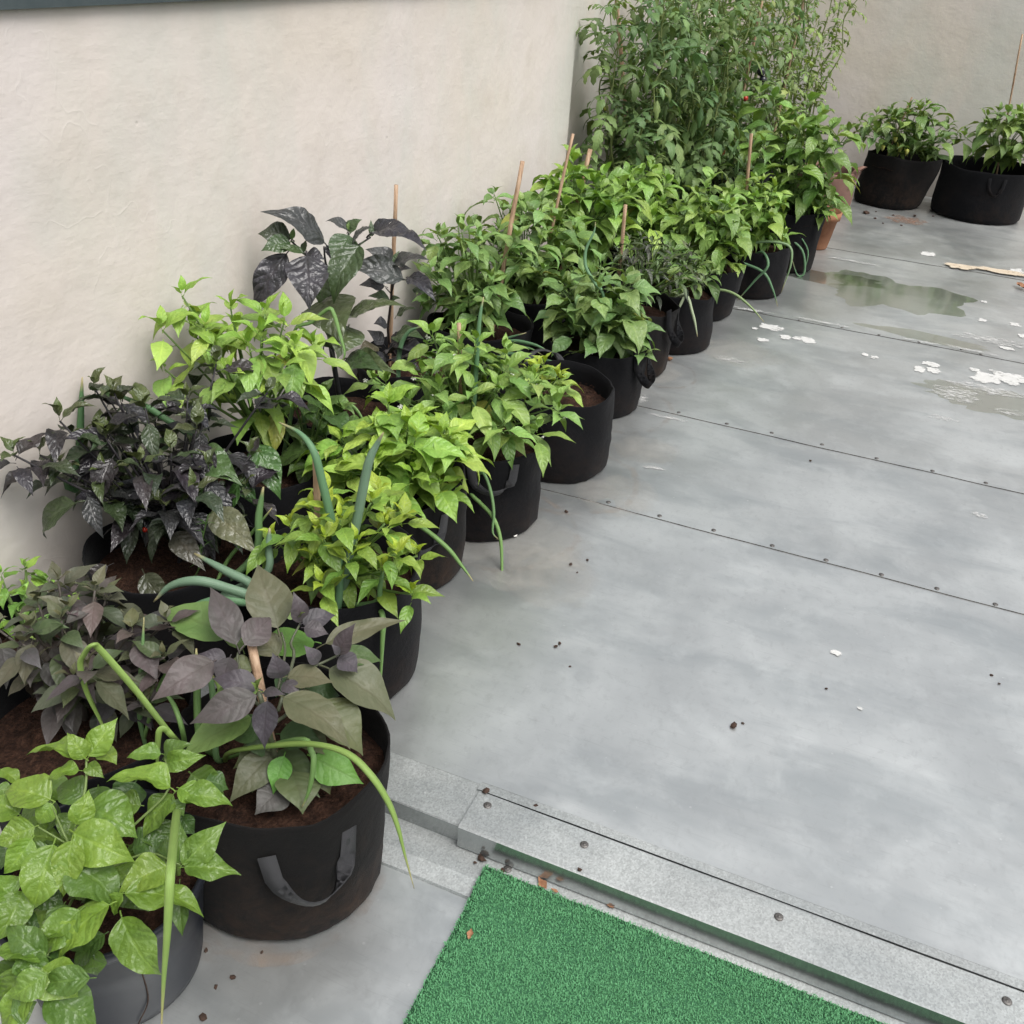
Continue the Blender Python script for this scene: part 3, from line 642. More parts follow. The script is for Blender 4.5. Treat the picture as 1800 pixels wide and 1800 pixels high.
def tomato_leaf(seed):
    rr = random.Random(seed); m = MB()
    droop = rr.uniform(.9, 2.0); ang = rr.uniform(.3, .8); P = [Vector((0, 0, 0))]; A = [ang]
    for i in range(8):
        ang -= droop/8*(.6+.1*i); P.append(P[-1]+Vector((rr.uniform(-.012, .012), math.cos(ang)/8, math.sin(ang)/8))); A.append(ang)
    m.tube(P, [.016-.0013*i for i in range(9)], 4, False)
    def leaflet(o, d, up, L, W, dr, curl):
        d = d.normalized(); s_ = d.cross(up).normalized(); n_ = s_.cross(d); vv = []; uu = []; pos = Vector(o); an = 0; nu, nv = 6, 4
        for i in range(nu+1):
            t = i/nu; w = W*.5*max(.02, (t+.02)**.6*(1-t)**.9*1.75)*(1+.28*math.sin(t*17+seed))
            dd = d*math.cos(an)+n_*math.sin(an); nn = n_*math.cos(an)-d*math.sin(an)
            for j in range(nv+1):
                v = 2*j/nv-1; vv.append(pos+s_*v*w*math.cos(curl*abs(v)*.8)+nn*(-curl*.55*w*v*v)); uu.append((.5+.5*v, t))
            an -= dr/nu; pos = pos+dd*(L/nu)
        m.add(vv, [(i*(nv+1)+j, i*(nv+1)+j+1, (i+1)*(nv+1)+j+1, (i+1)*(nv+1)+j) for i in range(nu) for j in range(nv)], uu)
    for i, sz in ((2, .20), (4, .34), (6, .36)):
        t = (P[i+1]-P[i]).normalized()
        for sd_ in (-1, 1):
            if rr.random() < .12: continue
            leaflet(P[i], t*.5+Vector((sd_*.9, 0, rr.uniform(-.1, .2))), Vector((0, 0, 1)), sz*rr.uniform(.9, 1.3), sz*rr.uniform(.62, .85), rr.uniform(.4, 1.7), rr.uniform(-.2, .9))
    t = (P[8]-P[7]).normalized(); leaflet(P[8], t, Vector((0, .3, 1)), .46, .34, rr.uniform(.4, 1.5), rr.uniform(-.2, .9))
    return m.mesh('leaf', M['leaf_tom'])
LV['tomato'] = [tomato_leaf(300+i) for i in range(10)]

def jit(c, rr, v=.21):
    k = 1+rr.uniform(-v, v); return (c[0]*k*(1+rr.uniform(-v, v)*.6), c[1]*k, c[2]*k*(1+rr.uniform(-v, v)*.4), 1)
def put_leaf(parent, kind, base, d, length, rr, color, width=None, up=None, roll=.35, name='leaf'):
    me = rr.choice(LV[kind]); d = Vector(d).normalized(); up = Vector((0, 0, 1)) if up is None else Vector(up)
    z = up - d*up.dot(d)
    if z.length < .15: z = Vector((-d.x, -d.y, .3)) - d*(Vector((-d.x, -d.y, .3)).dot(d))
    z.normalize(); x = d.cross(z)
    a = rr.uniform(-roll, roll); z = z*math.cos(a)+x*math.sin(a); x = d.cross(z)
    o = bpy.data.objects.new(name, me); col.objects.link(o); o.parent = parent
    sx = length*(width if width else rr.uniform(.88, 1.15))
    o.matrix_local = Matrix.Translation(Vector(base)-parent.location) @ Matrix((x, d, z)).transposed().to_4x4() @ Matrix.Diagonal((sx, length, length, 1))
    o.color = color; return o
def stem_obj(parent, paths, color, name='stem', mat='stem', n=6):
    m = MB()
    for pts, rad in paths: m.tube([Vector(p)-parent.location for p in pts], rad, n)
    o = link(name, m.mesh(name, M[mat]), parent); o.color = (*color, 1); return o
def flower(parent, p, rr, s=.0085):
    m = MB(); n = 5
    for k in range(n):
        a = 2*math.pi*k/n+rr.random(); c, s_ = math.cos(a), math.sin(a); L = s
        m.add([(0, 0, 0), (c*L*.6-s_*L*.3, s_*L*.6+c*L*.3, -.1*L), (c*L, s_*L, -.3*L), (c*L*.6+s_*L*.3, s_*L*.6-c*L*.3, -.1*L)], [(0, 1, 2, 3)])
    m.tube([(0, 0, 0), (0, 0, -.4*s)], [.15*s, .25*s], 5)
    o = link('flower', m.mesh('flower', M['petal']), parent, Vector(p)-parent.location); o.color = (.72, .73, .66, 1); o.rotation_euler = (rr.uniform(.3, 1.2), 0, rr.uniform(0, 6)); return o
def fruit(parent, p, color, L=.05, r=.009, tilt=0):
    m = MB(); m.tube([(0, 0, 0), (0, 0, -.1*L), (.03*L, 0, -.35*L), (.05*L, 0, -.7*L), (.02*L, 0, -L)], [r*.4, r*.9, r, r*.7, r*.12], 8)
    o = link('fruit', m.mesh('fruit', M['fruit']), parent, Vector(p)-parent.location); o.color = (*color, 1); o.rotation_euler = (tilt, 0, 0); return o
def bez(a, b, c, n=7): return [a*(1-t)**2+b*2*t*(1-t)+c*t*t for t in [i/n for i in range(n+1)]]

def pepper(name, label, key, box, Y, ntip, L, pal, kind='pepper', seed=1, ry=None, stemc=(.10, .17, .04), low=-.35, along=4, ros=7, young=None, group=None, off=(0, 0), flowers=0, hang=0., clear=.0, tops=None, cat='pepper plant'):
    """pepper whose crown fills the given view box at depth Y: forking stems, a rosette on each tip, hanging leaves below"""
    rr = random.Random(seed); bx, by, bz = BAGS[key]; bx += off[0]; by += off[1]
    ntip = min(int(ntip*1.75), 290//(ros+along)); L *= 1.10
    if kind in ('far', 'pepper', 'wide') and pal is not LIME:
        pal = [tuple((x*.86+.14*(c_[0]*.3+c_[1]*.6+c_[2]*.1))*k_ for x, k_ in zip(c_, (1.48, 1.36, 1.12))) for c_ in pal]
    x0, y0, x1, y1 = box; c = at((x0+x1)/2, (y0+y1)/2, Y=Y); d = (c-CAM).dot(_w)
    rx = (x1-x0)/2*d/F*.95; rz = (y1-y0)/2*d/F*.92
    ry_ = ry if ry else rx*.85
    root = empty(name, (bx, by, bz-.02)); tag(root, label, cat, group)
    B = Vector((bx, by, bz-.02)); fork = B.lerp(Vector((c.x, c.y, c.z-.2*rz)), .5); fork.x += rr.uniform(-.02, .02)
    paths = [([B, B.lerp(fork, .5)+Vector((rr.uniform(-.01, .01), rr.uniform(-.01, .01), 0)), fork], [.0075, .0065, .0058])]
    XM = XW+.02
    tips = []
    for i in range(ntip):
        u = low+(1-low)*((i+.5)/ntip)**.85; a = i*2.39996+rr.uniform(-.3, .3); q = math.sqrt(max(0, 1-u*u))*rr.uniform(.50, 1.18)
        t = c+Vector((rx*q*math.cos(a), ry_*q*math.sin(a), rz*u*rr.uniform(.62, 1.12)))
        t.x = max(t.x, XM+.03); t.z = max(t.z, bz+.05+clear); tips.append(t)
    for tx_, ty_, YY in tops or ():
        t = at(tx_, ty_, Y=YY); tips.append(t if t.x > XM+.05 else at(tx_, ty_, X=XM+.05))
    for i, t in enumerate(tips):
        mid = fork.lerp(t, .5)+Vector((0, 0, -.02+.25*max(0, t.z-fork.z)*.3)); mid += Vector((rr.uniform(-.015, .015), rr.uniform(-.015, .015), 0))
        pts = bez(fork, mid, t); paths.append((pts, [.0042-.0003*k for k in range(8)]))
        out = Vector((t.x-c.x, t.y-c.y, 0)); out = out.normalized() if out.length > .01 else Vector((1, 0, 0))
        ph = rr.uniform(0, 6.28)
        for k in range(ros):
            f = k/(ros-1); a = ph+k*2.39996; el = R(62-95*f-hang*40*f)+rr.uniform(-.25, .25)
            dv = Vector((math.cos(a), math.sin(a), 0))+out*(.35*f); dv.normalize(); dv = dv*math.cos(el)+Vector((0, 0, 1))*math.sin(el)
            ln = L*(.40+.68*f)*rr.uniform(.75, 1.28); bp = t+Vector((0, 0, .008*(1-f)-.022*f*L/.08))
            if (bp+dv*ln).x < XM or (bp+dv*ln).z < bz-.02: continue
            cl = jit(rr.choice(pal), rr)
            if young and f < .45: cl = jit(tuple(a_*(1-f)+b_*f for a_, b_ in zip(young, cl[:3])), rr, .1)
            put_leaf(root, kind, bp, dv, ln, rr, cl)
        for k in range(along):
            s = .38+.55*k/max(1, along-1); bp = pts[int(s*7)]
            a = rr.uniform(0, 6.28); el = R(rr.uniform(-55, 5)); dv = Vector((math.cos(a), math.sin(a), 0))+out*.5; dv.normalize()
            dv = dv*math.cos(el)+Vector((0, 0, 1))*math.sin(el); ln = L*rr.uniform(.8, 1.25)
            if (bp+dv*ln).x < XM or (bp+dv*ln).z < bz-.03: continue
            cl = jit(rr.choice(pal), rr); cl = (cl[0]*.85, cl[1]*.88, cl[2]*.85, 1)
            if kind in ('far', 'pepper', 'wide') and rr.random() < .04: cl = (.32, .33, .07, 1)
            put_leaf(root, kind, bp, dv, ln, rr, cl)
        if flowers and rr.random() < flowers: flower(root, t+out*.02+Vector((0, 0, -.01)), rr)
    stem_obj(root, paths, stemc); return root

def pepper_listed(name, label, key, leaves, org, k, kind, seed, stems, stemc, off=(0, 0), cat='pepper plant', base=None):
    """leaves as (bx,by,tx,ty,width, zb, zt, colour) seen positions with real heights"""
    rr = random.Random(seed); bx, by, bz = BAGS[key]; bx += off[0]; by += off[1]
    root = empty(name, (bx, by, bz-.02)); tag(root, label, cat); P = lambda x, y, z: at(org[0]+x/k, org[1]+y/k, **z)
    paths = []
    for st in stems:
        pts = smooth_path([Vector((bx, by, bz-.02)) if s is None else P(s[0], s[1], s[2]) for s in st[0]], 3); paths.append((pts, [(st[1]+(st[2]-st[1])*i/(len(pts)-1))*(.62 if kind == 'crinkled' else .9) for i in range(len(pts))]))
    for (x, y, tx, ty, w, zb, zt, c) in leaves:
        a, b = P(x, y, zb), P(tx, ty, zt)
        a.x = max(a.x, XW+.03); b.x = max(b.x, XW+.015); a = a-(b-a)*.10; dv = b-a; ln = dv.length*(1.12 if kind == 'crinkled' else 1.09)
        cen = (a+b)/2; dist = (cen-CAM).dot(_w); wr = w/k*dist/F
        up = Vector((0, 0, 1)) + (CAM-cen).normalized()*.75
        base_ratio = {'dull_big': .52, 'wide': .56, 'crinkled': .56, 'big_dark': .50, 'dark': .46}[kind]
        put_leaf(root, kind, a, dv, ln, rr, jit(c, rr, .10), width=max(.55, min(2.2, wr/(ln*base_ratio)*(1.24 if kind == 'crinkled' else 1.38))), up=up, roll=.55 if kind == 'crinkled' else .35)
    if paths: stem_obj(root, paths, stemc)
    return root

# palettes (base colours)
LIME = [(.225, .335, .055), (.19, .30, .05), (.255, .355, .055), (.155, .255, .045)]
BRIGHT = [(.155, .31, .038), (.13, .27, .035), (.18, .34, .045), (.11, .235, .035)]
GREEN = [(.10, .215, .045), (.085, .19, .04), (.125, .25, .055), (.075, .165, .04)]
MID = [(.085, .18, .042), (.07, .155, .036), (.105, .215, .05)]
BLACK = [(.030, .026, .031), (.026, .023, .029), (.038, .034, .036), (.035, .048, .026), (.045, .068, .028)]
DULL = [(.080, .064, .065), (.068, .055, .056), (.095, .077, .075), (.080, .083, .052), (.068, .09, .04)]
YOUNG = (.30, .46, .05)

# ------------------------------------------------------------------ the listed plants (foreground and the tall black pepper)
D1, D2, D3 = (.062, .050, .058), (.085, .068, .069), (.045, .037, .046)
OL, GR, OG, DG = (.112, .110, .062), (.125, .195, .055), (.105, .122, .052), (.048, .090, .028)
h = lambda z: dict(Z=z)
P1 = [(860,390,740,10,230,h(.40),h(.46),OL),(570,450,150,290,250,h(.36),h(.37),GR),(600,500,440,150,160,h(.40),h(.44),D2),(640,490,800,320,150,h(.41),h(.42),D2),
 (1000,340,960,160,95,h(.42),h(.47),D1),(1010,350,1205,300,110,h(.42),h(.42),D1),(1020,375,1165,410,100,h(.42),h(.41),D1),(1150,490,1625,340,130,h(.36),h(.37),OL),
 (1240,545,1340,360,110,h(.40),h(.45),D1),(1250,550,1495,580,130,h(.37),h(.35),(.07,.11,.035)),(1240,560,1350,650,130,h(.39),h(.37),D1),(1110,600,1030,495,80,h(.39),h(.42),D1),
 (880,690,830,545,115,h(.40),h(.44),D1),(915,690,1185,715,170,h(.38),h(.37),OL),(1165,640,1565,930,260,h(.36),h(.29),OL),(890,725,985,800,90,h(.38),h(.37),D1),
 (735,765,470,700,140,h(.41),h(.42),D1),(455,590,95,812,185,h(.40),h(.38),D2),(535,575,370,545,90,h(.40),h(.41),D3),(560,560,520,745,125,h(.42),h(.39),D1),
 (735,800,340,965,170,h(.41),h(.38),D2),(705,950,285,1185,230,h(.33),h(.30),GR),(795,830,778,1115,140,h(.42),h(.37),D3),(770,785,895,795,60,h(.42),h(.43),D1),
 (880,825,1275,1115,220,h(.39),h(.34),OL),(1105,850,1372,1150,240,h(.33),h(.27),OG),(735,790,400,900,160,h(.36),h(.35),GR),(830,1160,580,1455,180,h(.27),h(.23),(.09,.09,.05)),
 (900,1180,835,1405,125,h(.28),h(.24),(.09,.22,.03)),(950,1290,1000,1530,230,h(.25),h(.225),OG),(870,1050,1110,1100,160,h(.31),h(.30),DG),(1075,1190,1370,1345,190,h(.27),h(.24),(.10,.22,.035)),
 (900,1370,730,1540,190,h(.235),h(.22),(.075,.07,.065)),(1095,480,720,560,210,h(.33),h(.33),(.11,.21,.04)),(680,1040,765,1190,100,h(.30),h(.27),DG),(1130,1240,1185,1410,120,h(.25),h(.22),OG),
 (740,760,760,690,40,h(.42),h(.45),(.16,.22,.06)),(730,775,690,720,36,h(.42),h(.44),(.16,.22,.06)),(1000,330,1030,280,34,h(.42),h(.45),(.15,.2,.06)),(1245,540,1200,480,40,h(.41),h(.43),D1),(860,800,1010,700,170,h(.33),h(.33),DG),
 (640,520,560,330,120,h(.35),h(.37),GR),(920,260,1000,300,120,h(.35),h(.34),(.14,.22,.05)),(700,330,735,285,60,h(.36),h(.38),GR),(1000,860,1060,1000,150,h(.30),h(.27),DG)]
P1 += [(820,1100,600,1250,150,h(.26),h(.24),OG),(860,1150,1100,1420,170,h(.25),h(.22),(.075,.10,.04)),(930,1000,1180,1180,160,h(.30),h(.27),OG),(780,1000,560,1060,150,h(.32),h(.30),DG),(960,700,1130,860,150,h(.33),h(.30),OG),(700,640,520,640,140,h(.36),h(.36),OG),(860,560,700,420,150,h(.36),h(.38),OL),(1050,760,1230,800,130,h(.33),h(.31),DG),(820,1250,700,1400,130,h(.235),h(.22),OG)]
pepper_listed('purple_pepper_plant', 'purple and olive large-leaved pepper in the bag with webbing handle', 'B1', P1, (250, 1000), 3.6, 'dull_big', 11,
  [([None, (840,1190,h(.27)), (760,850,h(.40)), (735,780,h(.415))], .007, .0035), ([(800,1000,h(.34)), (950,880,h(.36)), (1080,620,h(.385))], .004, .0025), ([(860,900,h(.36)), (960,560,h(.38)), (940,470,h(.40)), (1000,345,h(.42))], .004, .002),
   ([(1080,620,h(.385)), (1170,580,h(.39)), (1240,545,h(.40))], .003, .002), ([(780,900,h(.385)), (640,760,h(.38)), (560,570,h(.41))], .004, .002), ([(640,700,h(.38)), (600,560,h(.39)), (640,490,h(.405))], .003, .002), ([(860,760,h(.37)), (905,520,h(.38)), (880,400,h(.40))], .003, .002)], (.075, .085, .05))
G1, G2, G3, G4 = (.165, .260, .036), (.130, .215, .032), (.088, .158, .028), (.056, .110, .024)
P0 = [(450,400,365,280,100,h(.38),h(.41),G1),(470,390,605,210,130,h(.38),h(.41),G1),(440,410,175,385,130,h(.38),h(.37),G1),(420,470,270,512,100,h(.37),h(.36),G1),(465,430,540,495,70,h(.37),h(.36),G2),
 (520,360,605,425,100,h(.37),h(.36),G1),(895,570,600,530,170,h(.35),h(.36),G1),(270,625,55,580,190,h(.34),h(.34),G1),(280,640,215,735,115,h(.34),h(.32),G1),(400,745,460,585,120,h(.35),h(.38),G1),
 (395,790,675,925,210,h(.34),h(.31),G1),(285,850,188,1158,200,h(.34),h(.28),G1),(380,830,338,1092,140,h(.34),h(.29),G1),(170,820,38,985,130,h(.34),h(.31),G1),(185,760,-5,840,160,h(.34),h(.33),G1),
 (470,660,695,800,240,h(.32),h(.30),G2),(350,960,590,1172,230,h(.31),h(.26),G3),(885,970,655,1095,180,h(.29),h(.28),G1),(650,1110,608,1215,100,h(.29),h(.26),G1),(650,1130,1027,1225,170,h(.28),h(.24),G1),
 (650,1230,828,1505,200,h(.26),h(.20),G2),(590,1180,340,1448,210,h(.28),h(.24),G1),(430,1200,245,1415,170,h(.28),h(.24),G2),(960,960,1168,760,150,h(.29),h(.32),G2),(970,980,1237,1012,150,h(.29),h(.28),G2),
 (940,950,950,755,100,h(.29),h(.33),G3),(940,560,1030,640,130,h(.34),h(.32),G1),(960,600,1195,645,120,h(.33),h(.31),G2),(920,590,775,795,150,h(.33),h(.29),G2),(910,620,962,695,80,h(.33),h(.31),G3),
 (250,1440,60,1300,150,h(.25),h(.27),G3),(235,1480,-10,1440,150,h(.25),h(.25),G2),(225,1500,390,1640,200,h(.25),h(.22),G1),(210,1600,35,1795,160,h(.24),h(.19),G1),(240,1640,475,1805,210,h(.22),h(.17),G3),
 (120,1100,-5,1335,160,h(.29),h(.26),G2),(190,1390,20,1420,120,h(.26),h(.25),G2),(150,1500,0,1660,150,h(.25),h(.21),G2),(500,1400,512,1528,140,h(.22),h(.19),G3),(950,1060,960,1305,110,h(.26),h(.21),G3),
 (800,740,865,910,170,h(.28),h(.25),G3),(745,650,590,650,140,h(.31),h(.31),G2),(850,380,690,395,90,h(.36),h(.36),G2),(880,420,1062,388,100,h(.35),h(.36),G2),(870,400,1000,335,110,h(.34),h(.36),G3),
 (300,900,140,1010,190,h(.30),h(.28),G3),(60,1150,-60,1050,160,h(.29),h(.30),G2),(560,1330,420,1500,150,h(.24),h(.21),G4),(700,880,860,820,160,h(.27),h(.28),G4),(450,600,320,560,150,h(.31),h(.31),G3),
 (1080,520,1190,560,130,h(.31),h(.29),G4),(1010,480,1170,600,170,h(.30),h(.28),G3),(960,700,1020,790,90,h(.29),h(.27),G4),(400,1050,560,1000,170,h(.26),h(.26),G4),(330,1300,480,1440,160,h(.24),h(.22),G4),
 (60,1750,180,1690,140,h(.22),h(.22),G3),(100,700,-40,640,170,h(.32),h(.33),G2),(0,460,95,540,90,h(.34),h(.32),G1),(-20,560,60,580,80,h(.33),h(.32),G2),(20,1560,-70,1700,150,h(.24),h(.2),G2),(180,1100,320,1180,140,h(.27),h(.25),G4)]
rq = random.Random(4)
for i in range(46):
    bx_, by_ = rq.uniform(60, 980), rq.uniform(520, 1560)
    if bx_ > 560+.25*(1560-by_) or bx_+by_ < 700: continue
    an_ = rq.uniform(0, 6.28); L_ = rq.uniform(170, 260); z_ = rq.uniform(.215, .27)
    P0.append((bx_, by_, bx_+math.cos(an_)*L_, by_+abs(math.sin(an_))*L_*.75, rq.uniform(120, 190), h(z_), h(z_-.02), rq.choice((G2, G3, G3, G4))))
pepper_listed('crinkled_pepper_plant', 'bright green crinkle-leaved pepper in the grey plastic pot', 'B0', P0, (0, 1200), 3.0, 'crinkled', 12,
  [([None, (420,1100,h(.24)), (390,830,h(.32)), (450,560,h(.35)), (455,400,h(.38))], .006, .0028), ([(390,900,h(.30)), (330,780,h(.33)), (265,625,h(.34))], .004, .002), ([(410,1000,h(.27)), (640,1130,h(.28))], .004, .002),
   ([(450,1050,h(.24)), (760,900,h(.28)), (950,960,h(.29))], .004, .002), ([(430,1000,h(.25)), (740,720,h(.31)), (890,560,h(.35)), (870,400,h(.36))], .004, .002), ([(400,1100,h(.22)), (240,1460,h(.25))], .004, .002), ([(370,860,h(.31)), (200,760,h(.34))], .003, .002), ([(400,1080,h(.23)), (170,1080,h(.29))], .003, .002)], (.14, .2, .06))
K1c, K2c, KG, KO = (.036, .034, .042), (.05, .052, .052), (.05, .085, .03), (.085, .105, .045)
y = lambda Y: dict(Y=Y)
P6 = [(610,310,245,100,180,y(2.20),y(2.10),K2c),(405,262,212,222,140,y(2.14),y(2.10),(.045,.06,.035)),(405,275,228,322,110,y(2.12),y(2.06),KG),(395,330,182,665,150,y(2.12),y(2.05),K1c),(485,350,335,318,70,y(2.12),y(2.08),KG),
 (500,360,512,672,215,y(2.12),y(2.03),K1c),(500,350,605,382,80,y(2.14),y(2.14),K1c),(640,495,588,655,130,y(2.2),y(2.16),KG),(762,212,632,148,90,y(2.26),y(2.24),K2c),(762,212,845,138,85,y(2.26),y(2.28),KG),
 (772,228,678,425,150,y(2.24),y(2.16),KG),(790,330,905,190,130,y(2.22),y(2.2),K2c),(855,298,688,632,160,y(2.2),y(2.1),(.05,.078,.03)),(905,245,1062,138,90,y(2.26),y(2.28),K1c),(910,252,1225,322,160,y(2.24),y(2.18),K1c),
 (640,290,655,385,60,y(2.22),y(2.2),K1c),(635,640,715,895,280,y(2.2),y(2.08),KO),(745,802,1092,690,170,y(2.16),y(2.16),KO),(765,812,705,995,200,y(2.16),y(2.06),KO),(760,1022,1045,1105,130,y(2.14),y(2.08),KO),
 (735,1055,965,1090,150,y(2.12),y(2.06),KG),(760,205,770,150,30,y(2.26),y(2.27),(.12,.2,.05)),(405,262,420,190,30,y(2.14),y(2.16),(.12,.2,.05)),(485,345,498,265,36,y(2.13),y(2.16),KG),(905,240,905,140,30,y(2.25),y(2.27),KG),(620,830,520,700,200,y(2.2),y(2.14),KO),(600,950,540,900,150,y(2.15),y(2.1),KG)]
pepper_listed('tall_black_pepper_plant', 'tall black-leaved pepper with few large glossy leaves against the white wall', 'C3', P6, (400, 350), 3.6, 'big_dark', 13,
  [([None, (640,820,y(2.22)), (648,640,y(2.22)), (650,480,y(2.22))], .009, .008), ([(650,490,y(2.22)), (560,400,y(2.16)), (480,340,y(2.13)), (400,262,y(2.13))], .006, .0028), ([(650,490,y(2.22)), (620,400,y(2.22)), (610,300,y(2.21))], .0045, .0025),
   ([(660,510,y(2.22)), (700,430,y(2.22)), (775,330,y(2.22)), (905,242,y(2.25))], .0055, .0025), ([(775,330,y(2.22)), (772,270,y(2.25)), (762,208,y(2.26))], .004, .002), ([(640,860,y(2.22)), (750,805,y(2.17))], .003, .002), ([(640,930,y(2.2)), (700,1040,y(2.14)), (760,1022,y(2.14))], .003, .002)], (.02, .02, .022))
P7 = [(1040,420,888,328,100,y(2.6),y(2.56),K2c),(1050,432,1255,390,100,y(2.6),y(2.58),K2c),(1060,420,1085,335,55,y(2.62),y(2.64),KG),(1125,522,778,430,150,y(2.58),y(2.5),K2c),(1065,500,1155,445,80,y(2.62),y(2.62),K1c),
 (1000,560,848,545,90,y(2.58),y(2.54),K1c),(1145,510,1302,635,100,y(2.6),y(2.55),K1c),(1030,645,902,618,70,y(2.6),y(2.57),KG),(1030,645,1088,630,46,y(2.62),y(2.62),KG),(1070,752,1182,698,75,y(2.6),y(2.6),KG),(1010,800,932,792,90,y(2.58),y(2.55),K1c),
 (1060,885,1225,885,120,y(2.6),y(2.56),KG),(990,925,892,838,70,y(2.58),y(2.57),K1c),(1010,975,1262,1002,140,y(2.58),y(2.52),K1c),(960,945,835,985,110,y(2.56),y(2.5),(.10,.085,.05)),(1020,1040,1205,1085,140,y(2.56),y(2.5),K1c),(1030,1000,900,1060,120,y(2.55),y(2.5),K1c),(1050,430,1000,380,60,y(2.6),y(2.6),KG),(1190,560,1240,600,60,y(2.6),y(2.58),KG),(1040,930,1130,860,110,y(2.6),y(2.62),K1c)]
pepper_listed('slender_black_pepper_plant', 'slender black-leaved pepper growing up a bare cane by white wall', 'C4', P7, (400, 350), 3.6, 'dark', 14,
  [([None, (1020,900,y(2.62)), (1035,640,y(2.62)), (1048,430,y(2.62))], .006, .003), ([(1036,600,y(2.62)), (1065,520,y(2.61)), (1150,510,y(2.6))], .003, .002), ([(1036,600,y(2.62)), (1000,560,y(2.58))], .0025, .0015)], (.03, .022, .02), off=(-.02, .03))

# ------------------------------------------------------------------ the crowns that fill a view box
pepper('dull_purple_pepper_plant', 'dense dull purple small-leaved pepper between plastic pot and black-leaved pepper', 'C1', (-20, 995, 325, 1305), 1.0, 20, .068, DULL, 'dull', 21, ry=.13, stemc=(.07, .06, .05), low=-.5, along=4, ros=7, young=(.12, .12, .06), off=(-.04, .02))
pepper('bright_pepper_plant', 'small bright green pepper behind the dull purple one, touching the wall', 'C1b', (-40, 990, 95, 1115), 1.16, 5, .055, BRIGHT, 'pepper', 22, ry=.06, low=-.2, along=2)
pepper('glossy_black_pepper_plant', 'sprawling glossy black-leaved pepper with curled leaves by the wall', 'C2', (70, 680, 480, 985), 1.46, 24, .086, BLACK, 'dark', 23, ry=.16, stemc=(.02, .018, .02), low=-.45, along=3, ros=6, young=(.085, .11, .03),
       tops=[(25, 800, 1.36), (70, 800, 1.36), (110, 830, 1.38), (165, 680, 1.45), (200, 690, 1.46), (105, 740, 1.4), (330, 700, 1.55), (470, 690, 1.62), (380, 640, 1.66)])
pepper('lime_pepper_plant', 'lime green large-leaved pepper rising behind the glossy black one', 'C2c', (265, 540, 590, 735), 1.80, 8, .105, [(.19, .335, .055), (.16, .29, .05), (.22, .37, .06)], 'pepper', 24, ry=.12, low=-.05, along=2, ros=6, young=(.26, .42, .06), tops=[(320, 520, 1.85), (405, 540, 1.85), (500, 565, 1.85), (285, 580, 1.8), (290, 650, 1.78), (345, 600, 1.8)])
pepper('dark_green_pepper_plant', 'dark green broad pepper leaves among onions before the tall black pepper', 'C2c', (465, 680, 650, 850), 1.97, 7, .10, [(.075, .155, .035), (.06, .125, .03), (.09, .18, .04)], 'wide', 51, ry=.09, low=-.6, along=2, ros=5, off=(.10, .06))
pepper('yellow_green_pepper_plant', 'yellow-green pepper in the bag just above the step', 'B2', (465, 850, 760, 1075), 1.44, 15, .072, LIME, 'pepper', 25, ry=.13, low=-.5, along=3, ros=6, young=(.36, .46, .04), off=(-.03, .0))
pepper('broad_lime_pepper_plant', 'broad-leaved lime pepper leaning over the stained grow bag', 'B3', (590, 700, 840, 925), 1.88, 14, .100, [(.21, .375, .05), (.18, .33, .045), (.24, .40, .055)], 'wide', 26, ry=.13, low=-.5, along=3, ros=6, young=(.28, .42, .05), off=(-.03, 0))
pepper('flowering_pepper_plant', 'leafy green pepper dotted with tiny white flowers beside bare-soil bag', 'B4', (655, 588, 1000, 815), 2.24, 20, .095, [(.165, .295, .065), (.14, .26, .055), (.19, .33, .075)], 'pepper', 27, ry=.15, low=-.4, along=3, ros=6, young=(.22, .36, .07), flowers=.5, off=(-.06, 0), tops=[(760, 590, 2.3), (800, 600, 2.35)])
pepper('yellow_tipped_pepper_plant', 'small pepper with yellow-tipped leaves beside the bare reddish soil', 'B5', (905, 625, 1010, 730), 2.62, 5, .080, [(.22, .36, .06), (.17, .30, .05)], 'pepper', 28, ry=.06, low=-.2, along=2, ros=6, young=(.38, .46, .05), off=(-.09, -.03))
pepper('small_leaved_pepper_plant', 'dense small-leaved green pepper against wall right of the slender black one', 'C5', (712, 350, 920, 610), 3.08, 24, .098, [(.13, .24, .065), (.11, .205, .055), (.15, .27, .075)], 'pepper', 29, ry=.18, low=-.9, along=4, ros=6)
pepper('wall_pepper_plant', 'grey-green pepper with leaning cane behind the broad-leaved pepper', 'C5b', (815, 330, 1025, 550), 3.5, 24, .10, [(.12, .225, .06), (.10, .19, .05), (.14, .25, .07)], 'far', 30, ry=.19, low=-.8, along=4, ros=6)
pepper('puckered_pepper_plant', 'bright puckered large-leaved pepper in front of the tomato vines', 'C6', (900, 292, 1140, 455), 3.95, 18, .13, [(.155, .285, .05), (.13, .25, .045), (.18, .32, .055)], 'far', 31, ry=.18, low=-.5, along=3, ros=6, young=(.22, .37, .06))
pepper('shaded_pepper_plant', 'pepper with hanging leaves at the foot of the tomato vines', 'C7', (1035, 290, 1200, 450), 4.42, 15, .125, [(.13, .25, .045), (.15, .28, .05)], 'far', 32, ry=.16, low=-.6, along=3, ros=6)
pepper('round_leaved_pepper_plant', 'smooth round-leaved green pepper in the strap-handled bag', 'B6', (935, 462, 1168, 648), 3.2, 17, .108, [(.125, .225, .075), (.11, .20, .065), (.14, .245, .08)], 'wide', 33, ry=.15, low=-.6, along=3, ros=5, flowers=.2, clear=-.04)
